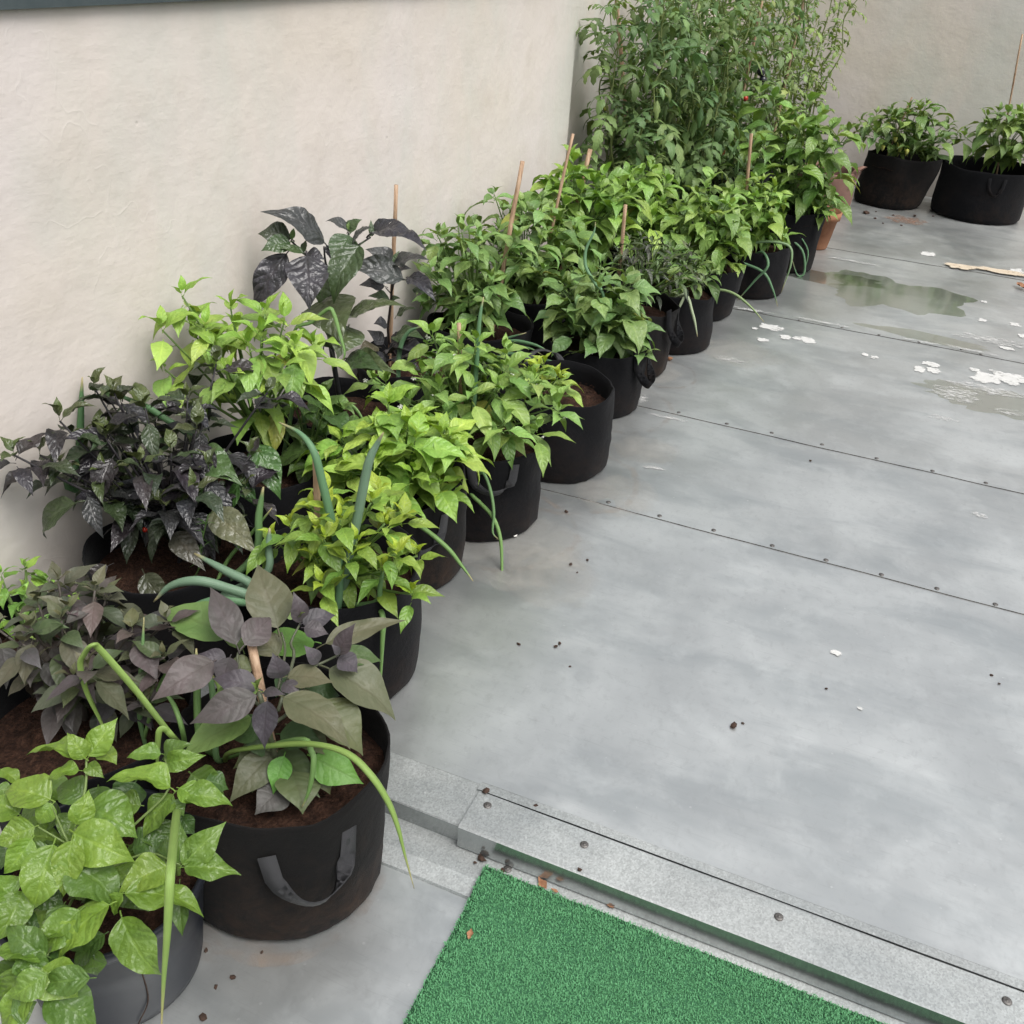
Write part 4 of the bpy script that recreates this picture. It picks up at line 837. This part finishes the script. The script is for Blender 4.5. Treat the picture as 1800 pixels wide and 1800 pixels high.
pepper('olive_small_leaved_pepper_plant', 'olive dark small-leaved pepper with cane between two green peppers', 'B6b', (1045, 412, 1240, 530), 3.66, 26, .06, [(.06, .075, .03), (.075, .10, .035), (.05, .055, .035), (.09, .14, .04)], 'narrow', 34, ry=.13, low=-.3, along=4, ros=7)
pepper('narrow_pepper_plant', 'narrow-leaved green pepper over the bag with two hanging onion leaves', 'B7', (1130, 430, 1245, 530), 4.0, 12, .08, [(.08, .15, .04), (.11, .20, .05), (.10, .18, .05)], 'far', 35, ry=.12, low=-.4, along=3, ros=6)
pepper('mid_row_pepper_plant', 'light green pepper drooping over the sagging black bag', 'B8', (1160, 318, 1318, 500), 4.45, 18, .115, [(.155, .275, .06), (.13, .24, .05), (.175, .305, .065)], 'far', 36, ry=.17, low=-.6, along=3, ros=6, hang=.4)
pepper('fresh_green_pepper_plant', 'fresh green caned pepper above the crossing onion leaves', 'B9', (1268, 310, 1390, 452), 4.95, 14, .10, [(.165, .30, .055), (.14, .26, .05), (.19, .33, .06)], 'far', 37, ry=.15, low=-.5, along=3, ros=6)
pepper('tall_green_pepper_plant', 'tallest leafy green pepper, spilling over narrow black bag', 'B10', (1285, 165, 1505, 460), 5.5, 28, .145, [(.12, .235, .05), (.10, .20, .04), (.15, .28, .055)], 'far', 38, ry=.22, low=-.85, along=4, ros=6, tops=[(1335, 165, 5.6), (1360, 175, 5.6), (1420, 180, 5.6)], hang=.4)
pepper('label_bag_pepper_plant', 'spreading pepper with yellow-green fruits in the slouching labelled bag', 'K1', (1515, 178, 1672, 285), 7.55, 17, .12, [(.11, .20, .055), (.14, .25, .06), (.09, .165, .05)], 'far', 39, ry=.22, low=-.6, along=3, ros=6)
pepper('end_wall_pepper_plant', 'pepper with tall thin cane in the extra wide bag', 'K2', (1705, 190, 1845, 285), 7.6, 14, .13, [(.12, .215, .055), (.14, .245, .06), (.10, .18, .05)], 'far', 40, ry=.2, low=-.75, along=2, ros=6, off=(.02, 0))

# broad old leaves low on the glossy black pepper
bp_ = bpy.data.objects['glossy_black_pepper_plant']; rb_ = random.Random(9)
for (x, yy, tx, ty, Y, c_) in [(365, 890, 430, 955, 1.42, (.13, .13, .075)), (400, 800, 440, 870, 1.55, (.05, .11, .03)), (440, 770, 480, 850, 1.6, (.06, .13, .03)), (330, 800, 400, 840, 1.5, (.07, .12, .04)),
        (300, 930, 345, 985, 1.36, (.07, .065, .05)), (250, 1000, 290, 1060, 1.3, (.05, .055, .03)), (200, 990, 160, 1020, 1.3, (.06, .05, .05)), (380, 850, 330, 900, 1.45, (.05, .10, .03)), (430, 840, 400, 900, 1.5, (.055, .12, .03)), (150, 880, 100, 930, 1.28, (.05, .07, .03))]:
    p0 = at(x, yy, Y=Y); p1 = at(tx, ty, Y=Y-.03); put_leaf(bp_, 'big_dark', p0, p1-p0, (p1-p0).length*1.35, rb_, (*c_, 1), up=Vector((.3, -.5, 1)))
# ------------------------------------------------------------------ tomato vines
rt = random.Random(77)
def tomato(i, x, y, top, nst, leafL, label, spread=.16, pal=((.085, .15, .05), (.105, .18, .06), (.07, .125, .045)), dens=1.0):
    bz = BAGS['T%d' % i][2]; root = empty('tomato_plant', (x, y, bz-.02)); tag(root, label, 'tomato plant', 'tomato vines along the wall')
    paths = []; cnt = 0
    for s in range(nst):
        a = 2*math.pi*s/nst+rt.random(); H = top-bz+rt.uniform(-.12, .18); n = 12; P = []
        for k in range(n+1):
            t = k/n; q = spread*(t**.7)*(.8+.4*rt.random())
            P.append(Vector((max(XW-.03, x+math.cos(a)*q+rt.uniform(-.02, .02)), y+math.sin(a)*q+rt.uniform(-.02, .02), bz-.02+H*t)))
        P = smooth_path(P, 2); paths.append((P, [.0065*(1-.6*k/(len(P)-1)) for k in range(len(P))]))
        nn = int(H/.034*dens)
        for k in range(nn):
            t = (k+.8)/nn; p = P[min(len(P)-1, int(t*(len(P)-1)))]
            az = k*2.39996+s*1.1+rt.uniform(-.5, .5); el = R(rt.uniform(-35, 25)); dv = Vector((math.cos(az)*math.cos(el), math.sin(az)*math.cos(el), math.sin(el)))
            L = leafL*1.12*rt.uniform(.65, 1.25)*(1-.3*t)
            if (p+dv*L).x < XW-.05 or (p+dv*L).y > YB-.01: continue
            if cnt < 290: put_leaf(root, 'tomato', p, dv, L, rt, jit(rt.choice(pal), rt, .2), width=1.0); cnt += 1
    stem_obj(root, paths, (.17, .21, .07), n=5)
    return root
PT = ((.22, .30, .105), (.26, .34, .115), (.19, .265, .10))
spec = [(1.34, 6, .21, .20, None), (1.25, 6, .20, .20, None), (1.5, 5, .20, .18, None), (1.35, 5, .19, .2, None), (1.55, 6, .18, .2, PT), (1.52, 7, .15, .24, PT), (1.55, 8, .13, .26, PT), (1.5, 4, .17, .2, PT)]
TP = []
for i, (bx_, by_) in enumerate(TB):
    top, ns, ll, sp_, pl_ = spec[i]
    TP.append(tomato(i, bx_, by_, top, ns, ll, tl[i], sp_, pl_ or ((.155, .235, .085), (.185, .27, .095), (.12, .195, .075)), 1.0))
def tfruit(root, px, py, Y, r, colr):
    m = MB(); m.tube([(0, 0, r), (0, 0, r*.8), (0, 0, r*.3), (0, 0, -r*.3), (0, 0, -r*.8), (0, 0, -r)], [r*.15, r*.62, r*.95, r*.95, r*.6, r*.1], 12)
    o = link('fruit', m.mesh('fruit', M['fruit']), root, at(px, py, Y=Y)-root.location); o.color = (*colr, 1)
for a in [(3, 1338, 126, 5.8, .024, (.012, .012, .02)), (3, 1341, 141, 5.8, .022, (.010, .010, .016)), (3, 1270, 75, 5.8, .022, (.012, .014, .018)), (3, 1310, 173, 5.75, .016, (.42, .03, .015)), (1, 1157, 237, 5.15, .020, (.33, .33, .06)), (0, 1065, 190, 4.9, .014, (.30, .32, .06)),
          (1, 1100, 215, 5.2, .013, (.22, .30, .06)), (2, 1270, 268, 5.45, .016, (.35, .12, .03)), (4, 1335, 47, 6.2, .014, (.08, .01, .012))]:
    tfruit(TP[a[0]], *a[1:])
for (px_, py_, Y_) in [(1562, 215, 7.42), (1553, 255, 7.4), (1595, 262, 7.36), (1575, 240, 7.4)]:
    fruit(bpy.data.objects['label_bag_pepper_plant'], at(px_, py_, Y=Y_), (.34, .36, .07), .04, .014)

# ------------------------------------------------------------------ canes
def cane(label, key, p_top, p_low, r=.006, off=None, Yt=None, Yl=None):
    a = at(*p_top, Y=Yt); b = at(*p_low, Y=Yl if Yl else Yt); bz = BAGS[key][2]
    d = (b-a); t = (bz-.06-a.z)/d.z; base = a+d*t
    bx, by, _ = BAGS[key]; q = Vector((base.x-bx, base.y-by, 0))
    if q.length > .13: base -= q*(1-.13/q.length)
    pts = [base.lerp(a, i/8)+Vector((rt.uniform(-.0012, .0012), rt.uniform(-.0012, .0012), 0)) for i in range(9)]
    m = MB(); m.tube([p-base for p in pts], [r*(1.05 if i % 3 == 0 else .97) for i in range(9)], 8)
    tag(link('cane', m.mesh('cane', M['cane']), None, base), label, 'cane')
cane('thick broken stick in the purple large-leaved pepper', 'B1', (440, 1128), (484, 1345), .0085, Yt=1.07, Yl=1.0)
cane('tall bare cane behind slender black-leaved pepper', 'C4', (697, 325), (690, 500), .0065, Yt=2.66)
cane('straight cane standing in the flowering pepper', 'B4', (806, 568), (811, 690), .006, Yt=2.26)
cane('short weathered stick in the yellow-green pepper', 'B2', (555, 795), (558, 905), .007, Yt=1.44)
cane('slanting cane above the small-leaved pepper against wall', 'C5', (918, 283), (900, 385), .0085, Yt=3.3, Yl=3.25)
cane('thin slanting cane rising to the first tomato vine', 'C5b', (1007, 235), (986, 330), .006, Yt=3.72, Yl=3.68)
cane('thick blunt cane stub in the bright puckered pepper', 'C6', (1038, 262), (1029, 300), .010, Yt=4.1, Yl=4.08)
cane('cane standing in the olive small-leaved pepper', 'B6b', (1100, 360), (1092, 440), .0075, Yt=3.66)
cane('cane standing in the fresh green pepper', 'B9', (1321, 235), (1313, 325), .0085, Yt=5.0)
cane('brown cane carrying the vine at the set-back wall', 'T2', (1081, -30), (1072, 110), .010, Yt=5.2, Yl=5.15)
cane('pale cane sloping among the middle tomato vines', 'T3', (1346, -30), (1328, 60), .008, Yt=5.95)
cane('long straw-coloured cane in front of wiry tomato vines', 'T5', (1419, -25), (1408, 170), .008, Yt=6.6, Yl=6.55)
cane('tall thin cane rising from extra wide bag', 'K2', (1797, 60), (1773, 190), .006, Yt=7.7)
cane('twig tip above the labelled bag pepper', 'K1', (1603, 171), (1590, 192), .005, Yt=7.6)

# ------------------------------------------------------------------ spring onions
ON = [(.12, .22, .085), (.14, .25, .075), (.10, .20, .10)]
BLUE, YG, PALE = (.13, .21, .135), (.19, .29, .07), (.30, .36, .22)
def onion(label, key, leaves, off=(0, 0), cat='spring onion', name='spring_onion', root_at=None):
    bx, by, bz = BAGS[key]; b = Vector((bx+off[0], by+off[1], bz-.015))
    if root_at: b = at(*root_at, Z=bz-.01)
    root = empty(name, b); tag(root, label, cat, 'spring onions among the peppers'); k = 0
    for pl, r, c, fl in leaves:
        pts = [b+Vector((.008*math.cos(k*2.4), .008*math.sin(k*2.4), 0))] + [at(*q[:2], Y=q[2]) for q in pl]; k += 1
        for q in pts: q.x = max(q.x, XW+.02)
        pts = smooth_path(pts, 5); n = len(pts)
        rad = [r*(.75+.35*min(1, 4*i/n))*(1 if i < n*.55 else max(.10, 1-((i-n*.55)/(n*.45))**1.6)) for i in range(n)]
        m = MB(); m.tube([p-b for p in pts], rad, 8, True, fl); o = link('leaf', m.mesh('leaf', M['onion']), root); o.color = (*c, 1)
onion('kinked pale spring onion leaves beside the dull purple pepper', 'C1', [([(300, 1290, .93), (240, 1215, .93), (178, 1144, .92), (162, 1134, .91), (148, 1150, .905), (141, 1170, .90), (152, 1215, .90), (178, 1270, .9), (203, 1328, .90)], .0066, YG, .5),
   ([(308, 1300, .9), (293, 1284, .885), (284, 1281, .88), (279, 1290, .875), (277, 1325, .87), (276, 1362, .865)], .0055, YG, .5), ([(322, 1290, .94), (306, 1240, .95), (285, 1212, .96)], .004, ON[1], 1)], root_at=(330, 1322))
onion('thin upright onion leaves standing in front of the dull purple pepper', 'C1', [([(247, 1270, .97), (246, 1225, .98), (250, 1150, 1.0), (253, 1085, 1.02)], .0045, ON[0], 1), ([(258, 1280, .97), (275, 1220, .99), (290, 1186, 1.0), (299, 1182, 1.0)], .0032, ON[1], 1)], root_at=(252, 1318))
onion('single onion leaf hanging over the front of the plastic pot', 'B0', [([(313, 1440, .80), (311, 1428, .76), (308, 1450, .68), (303, 1500, .60), (299, 1545, .56), (294, 1640, .535), (288, 1720, .52), (283, 1820, .50)], .0058, YG, .7)], off=(.09, .06))
onion('spring onion with one long leaf arching over the webbing-handled bag', 'B1', [([(405, 1322, .95), (475, 1311, .95), (550, 1308, .94), (611, 1325, .93), (653, 1364, .92), (683, 1411, .92), (700, 1456, .915), (711, 1500, .91), (728, 1562, .90)], .0062, YG, .7),
   ([(352, 1300, .98), (346, 1200, 1.02), (345, 1140, 1.04)], .006, ON[1], 1), ([(372, 1290, .98), (388, 1220, 1.0), (372, 1185, 1.02)], .005, YG, 1), ([(380, 1330, .96), (378, 1260, 1.0), (370, 1190, 1.03), (366, 1160, 1.04)], .0055, ON[0], 1),
   ([(520, 1300, .96), (547, 1320, .95), (551, 1345, .94), (543, 1390, .93), (530, 1420, .92)], .0045, ON[1], 1)], off=(-.11, -.02))
onion('thick blue-green spring onion leaves leaning towards the wall', 'C2', [([(440, 1030, 1.34), (400, 1005, 1.33), (342, 973, 1.33)], .0095, BLUE, 1), ([(440, 1050, 1.30), (400, 1034, 1.27), (347, 1021, 1.24), (300, 1030, 1.22), (270, 1058, 1.2)], .0095, BLUE, .8),
   ([(430, 1060, 1.28), (375, 1055, 1.25), (320, 1072, 1.22)], .008, ON[2], .8), ([(465, 1010, 1.36), (472, 960, 1.38), (474, 928, 1.39)], .0075, BLUE, 1), ([(445, 980, 1.4), (455, 905, 1.42), (463, 856, 1.43)], .0075, ON[0], 1), ([(400, 985, 1.4), (440, 940, 1.42), (478, 893, 1.43)], .004, ON[1], 1)], off=(.125, -.055))
onion('two stout blue-green onion leaves crossing in the yellow-green pepper', 'B2', [([(603, 1033, 1.42), (614, 975, 1.42), (627, 917, 1.42), (647, 817, 1.43), (662, 782, 1.44), (674, 760, 1.44)], .0105, BLUE, .7), ([(590, 1083, 1.39), (597, 990, 1.41), (587, 933, 1.42), (567, 850, 1.42), (552, 795, 1.42), (528, 762, 1.43), (490, 742, 1.44)], .0085, ON[2], .9),
   ([(655, 1060, 1.42), (668, 1030, 1.42), (674, 990, 1.43)], .006, ON[0], .8), ([(655, 1070, 1.42), (673, 1085, 1.40), (672, 1130, 1.38), (667, 1235, 1.36)], .0055, ON[1], 1)], off=(-.01, -.06))
onion('onion leaf drooping from the stained bag onto the floor', 'B3', [([(660, 893, 1.82), (730, 920, 1.80), (783, 960, 1.79), (812, 995, 1.79), (832, 1022, 1.78)], .0055, ON[1], 1), ([(600, 830, 1.84), (575, 800, 1.86), (560, 830, 1.86)], .005, ON[0], 1)], off=(-.06, -.04))
onion('onion leaves hanging knotted down the flattened-handle bag', 'B4', [([(825, 862, 2.12), (845, 885, 2.10), (867, 910, 2.08), (880, 950, 2.06), (883, 1017, 2.02), (888, 1048, 2.0)], .0052, ON[1], 1), ([(835, 832, 2.13), (850, 832, 2.11), (862, 862, 2.10), (868, 900, 2.08), (866, 935, 2.06), (876, 948, 2.05)], .0042, ON[0], 1),
   ([(828, 745, 2.22), (833, 711, 2.22), (842, 572, 2.24), (850, 522, 2.26)], .0065, ON[2], 1)], off=(-.04, -.06))
onion('arching spring onion between slender black pepper and flowering pepper', 'C4', [([(703, 705, 2.5), (700, 669, 2.5), (703, 614, 2.52), (719, 583, 2.53), (750, 572, 2.54)], .007, ON[2], 1), ([(760, 640, 2.6), (740, 620, 2.6), (700, 612, 2.6)], .005, ON[0], 1)], off=(.06, -.08))
onion('thin bent onion leaves in front of tall black pepper', 'C3', [([(519, 600, 2.05), (550, 565, 2.06), (577, 543, 2.07), (587, 552, 2.07), (598, 590, 2.06), (606, 622, 2.05), (597, 641, 2.04)], .0055, ON[1], .7), ([(505, 822, 1.96), (508, 753, 1.98), (519, 705, 2.0), (547, 655, 2.02)], .0055, ON[0], 1),
   ([(560, 770, 2.0), (590, 725, 2.02), (610, 712, 2.03), (630, 725, 2.03), (655, 775, 2.02)], .007, ON[1], .6), ([(545, 800, 2.0), (535, 740, 2.02), (526, 700, 2.03)], .005, ON[0], 1), ([(580, 790, 2.0), (610, 750, 2.02), (640, 740, 2.03)], .006, ON[1], .7)], off=(.06, -.10))
onion('upright onion leaf standing among the glossy black leaves', 'C2c', [([(98, 850, 1.4), (103, 797, 1.42), (117, 714, 1.45), (133, 660, 1.47)], .008, (.07, .15, .06), 1), ([(360, 790, 1.6), (278, 728, 1.55), (240, 708, 1.54), (194, 689, 1.52)], .008, (.07, .15, .06), .7)], off=(-.08, -.10))
onion('wavy thin onion leaf over the smooth round-leaved pepper', 'B6', [([(1061, 525, 3.15), (1045, 497, 3.16), (1030, 469, 3.18), (1030, 439, 3.2), (1044, 408, 3.22), (1047, 390, 3.23)], .0055, ON[2], 1)], off=(0, .02))
onion('cluster of arching chive leaves behind the bare-soil bag', 'C5', [([(864, 619, 2.98), (894, 600, 2.96), (936, 605, 2.93), (967, 619, 2.9)], .006, ON[2], 1), ([(860, 625, 2.96), (885, 598, 2.98), (925, 585, 2.98)], .005, ON[2], 1), ([(870, 628, 2.95), (900, 622, 2.93), (960, 633, 2.9), (985, 640, 2.88)], .0055, ON[2], 1), ([(868, 632, 2.94), (900, 612, 2.94), (930, 612, 2.92), (955, 625, 2.9)], .004, ON[0], 1)], off=(.02, -.12))
onion('two pale withered onion leaves hanging down the black bag', 'B7', [([(1203, 517, 3.85), (1190, 547, 3.82), (1175, 572, 3.81), (1163, 600, 3.80)], .0055, PALE, 1), ([(1204, 518, 3.84), (1217, 550, 3.81), (1222, 570, 3.8), (1226, 592, 3.79)], .0055, PALE, 1)], off=(0, -.12))
onion('onion leaf sweeping from bag to floor over the long seam', 'B8', [([(1233, 505, 4.3), (1283, 513, 4.28), (1317, 537, 4.26), (1343, 566, 4.24)], .0058, (.2, .28, .12), 1)], off=(0, -.13))
onion('crossing grey-green onion leaves draped on the wide bag', 'B9', [([(1293, 457, 4.78), (1340, 477, 4.75), (1358, 508, 4.74), (1367, 539, 4.73)], .006, ON[2], 1), ([(1340, 443, 4.8), (1350, 467, 4.75), (1327, 493, 4.75), (1293, 532, 4.74)], .006, ON[2], 1), ([(1327, 427, 4.85), (1383, 430, 4.86), (1391, 460, 4.84), (1373, 515, 4.82)], .006, (.17, .26, .13), 1)], off=(.02, -.12))
onion('thin looping onion leaves beside the tall narrow bag', 'B10', [([(1380, 410, 5.36), (1410, 440, 5.35), (1414, 478, 5.34), (1402, 484, 5.33), (1391, 452, 5.33)], .0055, ON[2], 1), ([(1395, 400, 5.36), (1420, 440, 5.38), (1412, 482, 5.36)], .004, ON[2], 1)], off=(.02, -.10))

# ------------------------------------------------------------------ dill sprigs and umbel
def dill(label, key, stemq, Y, off, seed, n=46, r=.03):
    rr = random.Random(seed); bx, by, bz = BAGS[key]; b = Vector((bx+off[0], by+off[1], bz-.012)); root = empty('dill_sprig', b); tag(root, label, 'dill')
    pts = smooth_path([b]+[at(*q, Y=Y) for q in stemq], 4); stem_obj(root, [(pts, [.0016]*len(pts))], (.10, .18, .05), n=5); m = MB()
    for i in range(n):
        p = pts[int(len(pts)*rr.uniform(.45, .99))]; a = rr.uniform(0, 6.28); d = Vector((math.cos(a), math.sin(a), rr.uniform(0, .8)))*rr.uniform(.4, 1)*r
        m.tube([p-b, p-b+d*.5+Vector((0, 0, .003)), p-b+d], [.0008, .0007, .0003], 3, False)
    o = link('frond', m.mesh('frond', M['stem']), root); o.color = (.12, .24, .06, 1); tag(o, kind='stuff')
dill('feathery dill sprig under the glossy black pepper', 'C2', [(345, 1010), (352, 965), (366, 905)], 1.36, (.03, -.05), 1)
dill('yellow dill flower head behind the bare-soil bag', 'C5', [(905, 640), (912, 620)], 2.86, (.06, -.15), 2, 60, .025)

# ------------------------------------------------------------------ grass mat
mat = empty('artificial_grass_mat', (.05, .85, Z0)); tag(mat, 'green artificial grass mat lying below the metal step', 'mat')
MX0, MX1, MY0, MY1 = -.43, .75, .28, 1.152
def matz(yv):
    return Z0 + .003 + (.017 if yv > 1.115 else .017*max(0, (yv-1.05)/.065))
m = MB(); nx, ny = 40, 40; vv = []
for j in range(ny+1):
    for i in range(nx+1):
        X = MX0+(MX1-MX0)*i/nx; Y = MY0+(MY1-MY0)*j/ny; e = .0022*noise.noise(Vector((X*30, Y*30, 2))) if i in (0, nx) or j in (0, ny) else 0
        vv.append((X+e-.05, Y+e-.85, matz(Y)+.004-Z0))
m.add(vv, [(j*(nx+1)+i, j*(nx+1)+i+1, (j+1)*(nx+1)+i+1, (j+1)*(nx+1)+i) for j in range(ny) for i in range(nx)])
b = len(m.v); ring = [i for i in range(nx+1)] + [j*(nx+1)+nx for j in range(1, ny+1)] + [ny*(nx+1)+i for i in range(nx-1, -1, -1)] + [j*(nx+1) for j in range(ny-1, 0, -1)]
m.add([(vv[i][0], vv[i][1], vv[i][2]-.005) for i in ring], []); L_ = len(ring)
m.f += [(ring[k], b+k, b+(k+1) % L_, ring[(k+1) % L_]) for k in range(L_)]
link('backing', m.mesh('backing', M['turf_base']), mat)
rs = np.random.RandomState(3); NB = 190000
px = rs.uniform(MX0-.001, MX1, NB); py = rs.uniform(MY0, MY1+.001, NB)
pz = np.array([matz(v) for v in py])+.0035-Z0
an = rs.uniform(0, 2*np.pi, NB); ln = rs.uniform(.002, .0062, NB); hh = rs.uniform(.002, .0055, NB); wd_ = rs.uniform(.0005, .0010, NB)
dx, dy = np.cos(an)*ln, np.sin(an)*ln; sx, sy = -np.sin(an)*wd_, np.cos(an)*wd_
b0 = np.stack([px-.05, py-.85, pz], 1)
V = np.empty((NB, 5, 3), np.float32)
V[:, 0] = b0+np.stack([-sx, -sy, 0*sx], 1); V[:, 1] = b0+np.stack([sx, sy, 0*sx], 1)
V[:, 2] = b0+np.stack([dx*.4+sx, dy*.4+sy, hh], 1); V[:, 3] = b0+np.stack([dx*.4-sx, dy*.4-sy, hh], 1); V[:, 4] = b0+np.stack([dx, dy, hh*rs.uniform(.5, 1.2, NB)], 1)
me = bpy.data.meshes.new('pile'); me.vertices.add(NB*5); me.vertices.foreach_set('co', V.ravel())
idx = (np.arange(NB)*5)[:, None]; quads = (idx+np.array([[0, 1, 2, 3]])); tris = (idx+np.array([[3, 2, 4]]))
me.loops.add(NB*7); me.loops.foreach_set('vertex_index', np.concatenate([quads.ravel(), tris.ravel()]).astype(np.int32))
me.polygons.add(NB*2); me.polygons.foreach_set('loop_start', np.concatenate([np.arange(NB)*4, NB*4+np.arange(NB)*3]).astype(np.int32))
me.materials.append(M['turf']); me.update(calc_edges=True); me.validate()
pile = link('pile', me, mat); pile.color = (.095, .285, .125, 1); tag(pile, kind='stuff')

# ------------------------------------------------------------------ litter
def crumb(p, s, seed, mat_, label, name, cat, group, flat=.6):
    rr = random.Random(seed); bm = bmesh.new(); bmesh.ops.create_icosphere(bm, subdivisions=1, radius=s)
    for v in bm.verts: v.co *= rr.uniform(.6, 1.3); v.co.z *= flat; v.co.x *= 1.4
    zmin = min(v.co.z for v in bm.verts)
    for v in bm.verts: v.co.z -= zmin
    m_ = bpy.data.meshes.new(name); bm.to_mesh(m_); bm.free(); m_.materials.append(mat_)
    o = link(name, m_, None, p); o.rotation_euler = (0, 0, rr.uniform(0, 6)); tag(o, label, cat, group)
cr = [(1003, 992, .005), (1015, 1005, .003), (1033, 984, .004), (984, 1130, .005), (977, 1135, .005), (912, 1131, .004), (1290, 1276, .008), (1306, 1270, .004), (1002, 1170, .003), (1425, 809, .005), (995, 899, .006),
      (1523, 375, .02), (1538, 384, .010), (1552, 392, .008), (1570, 378, .008), (1607, 380, .010), (1540, 372, .008), (1585, 396, .008), (1450, 426, .012), (1640, 380, .008), (1453, 1209, .003), (1744, 1185, .004), (1757, 1200, .003)]
for i, (x, yy, s) in enumerate(cr):
    p = at(x, yy, Z=.003); p.z = lap(p.x, p.y)-.0003; crumb(p, s, i, M['clod'], 'dark crumb of soil lying on the metal sheet floor', 'soil_crumb', 'soil crumb', 'soil crumbs on the upper floor')
for i, (x, yy, z, s) in enumerate([(846, 1511, -.047, .008), (835, 1517, -.047, .003), (1018, 1530, .0105, .004), (854, 1392, .012, .006), (941, 1418, .006, .004), (884, 1530, -.049, .004)]):
    crumb(at(x, yy, Z=z), s, 50+i, M['clod'], 'dark crumb of soil on the metal step', 'soil_crumb', 'soil crumb', 'soil crumbs on the step')
for i, (x, yy, s) in enumerate([(410, 1720, .005), (380, 1735, .004), (357, 1790, .006), (362, 1672, .004), (460, 1676, .003)]):
    p = at(x, yy, Z=Z0); p.z = Z0; crumb(p, s, 70+i, M['clod'], 'dark crumb of soil on floor by plastic pot', 'soil_crumb', 'soil crumb', 'soil crumbs by the pot')
def dry_leaf(p, L, rot, seed, label):
    rr = random.Random(seed); m = MB(); nu, nv = 6, 4; vv = []
    for i in range(nu+1):
        t = i/nu; w = L*.24*math.sin(math.pi*min(.98, max(.03, t)))*(1+.3*rr.uniform(-1, 1))
        for j in range(nv+1):
            v = 2*j/nv-1; vv.append((v*w, (t-.5)*L, .003+abs(v)*w*.7*rr.uniform(.4, 1.3)+.12*L*(t-.5)**2*4))
    z0 = min(v[2] for v in vv); vv = [(a, b_, c-z0) for a, b_, c in vv]
    m.add(vv, [(i*(nv+1)+j, i*(nv+1)+j+1, (i+1)*(nv+1)+j+1, (i+1)*(nv+1)+j) for i in range(nu) for j in range(nv)])
    o = link('dry_leaf', m.mesh('dry_leaf', M['dry']), None, p); o.rotation_euler = (0, 0, rot); tag(o, label, 'dead leaf')
dry_leaf(at(953, 1554, Z=-.046), .030, .9, 1, 'curled brown dead leaf between mat corner and metal riser')
dry_leaf(at(975, 1566, Z=-.046), .016, 1.4, 2, 'tiny brown leaf scrap at the far edge of the mat')
dry_leaf(at(1072, 1592, Z=-.046), .020, 1.2, 3, 'small orange dead leaf caught under the step riser')
dry_leaf(at(826, 1643, Z=-.053), .022, .2, 4, 'pale straw leaf scrap lying on the green mat')
dry_leaf(at(1796, 505, Z=.01), .10, .5, 5, 'olive withered leaf lying on the far metal sheet')
crumb(at(905, 943, Z=.005)+Vector((0, 0, .0)), .006, 90, M['label'], 'white pebble at the foot of the flattened-handle bag', 'pebble', 'pebble', None, .8)
crumb(at(1178, 632, Z=.005), .010, 91, M['dry'], 'orange leaf crumb at the foot of the bag with hanging onion leaves', 'leaf_crumb', 'leaf crumb', None, .8)
fruit(bpy.data.objects['glossy_black_pepper_plant'], at(252, 930, Y=1.36), (.45, .03, .015), .022, .006, .8)
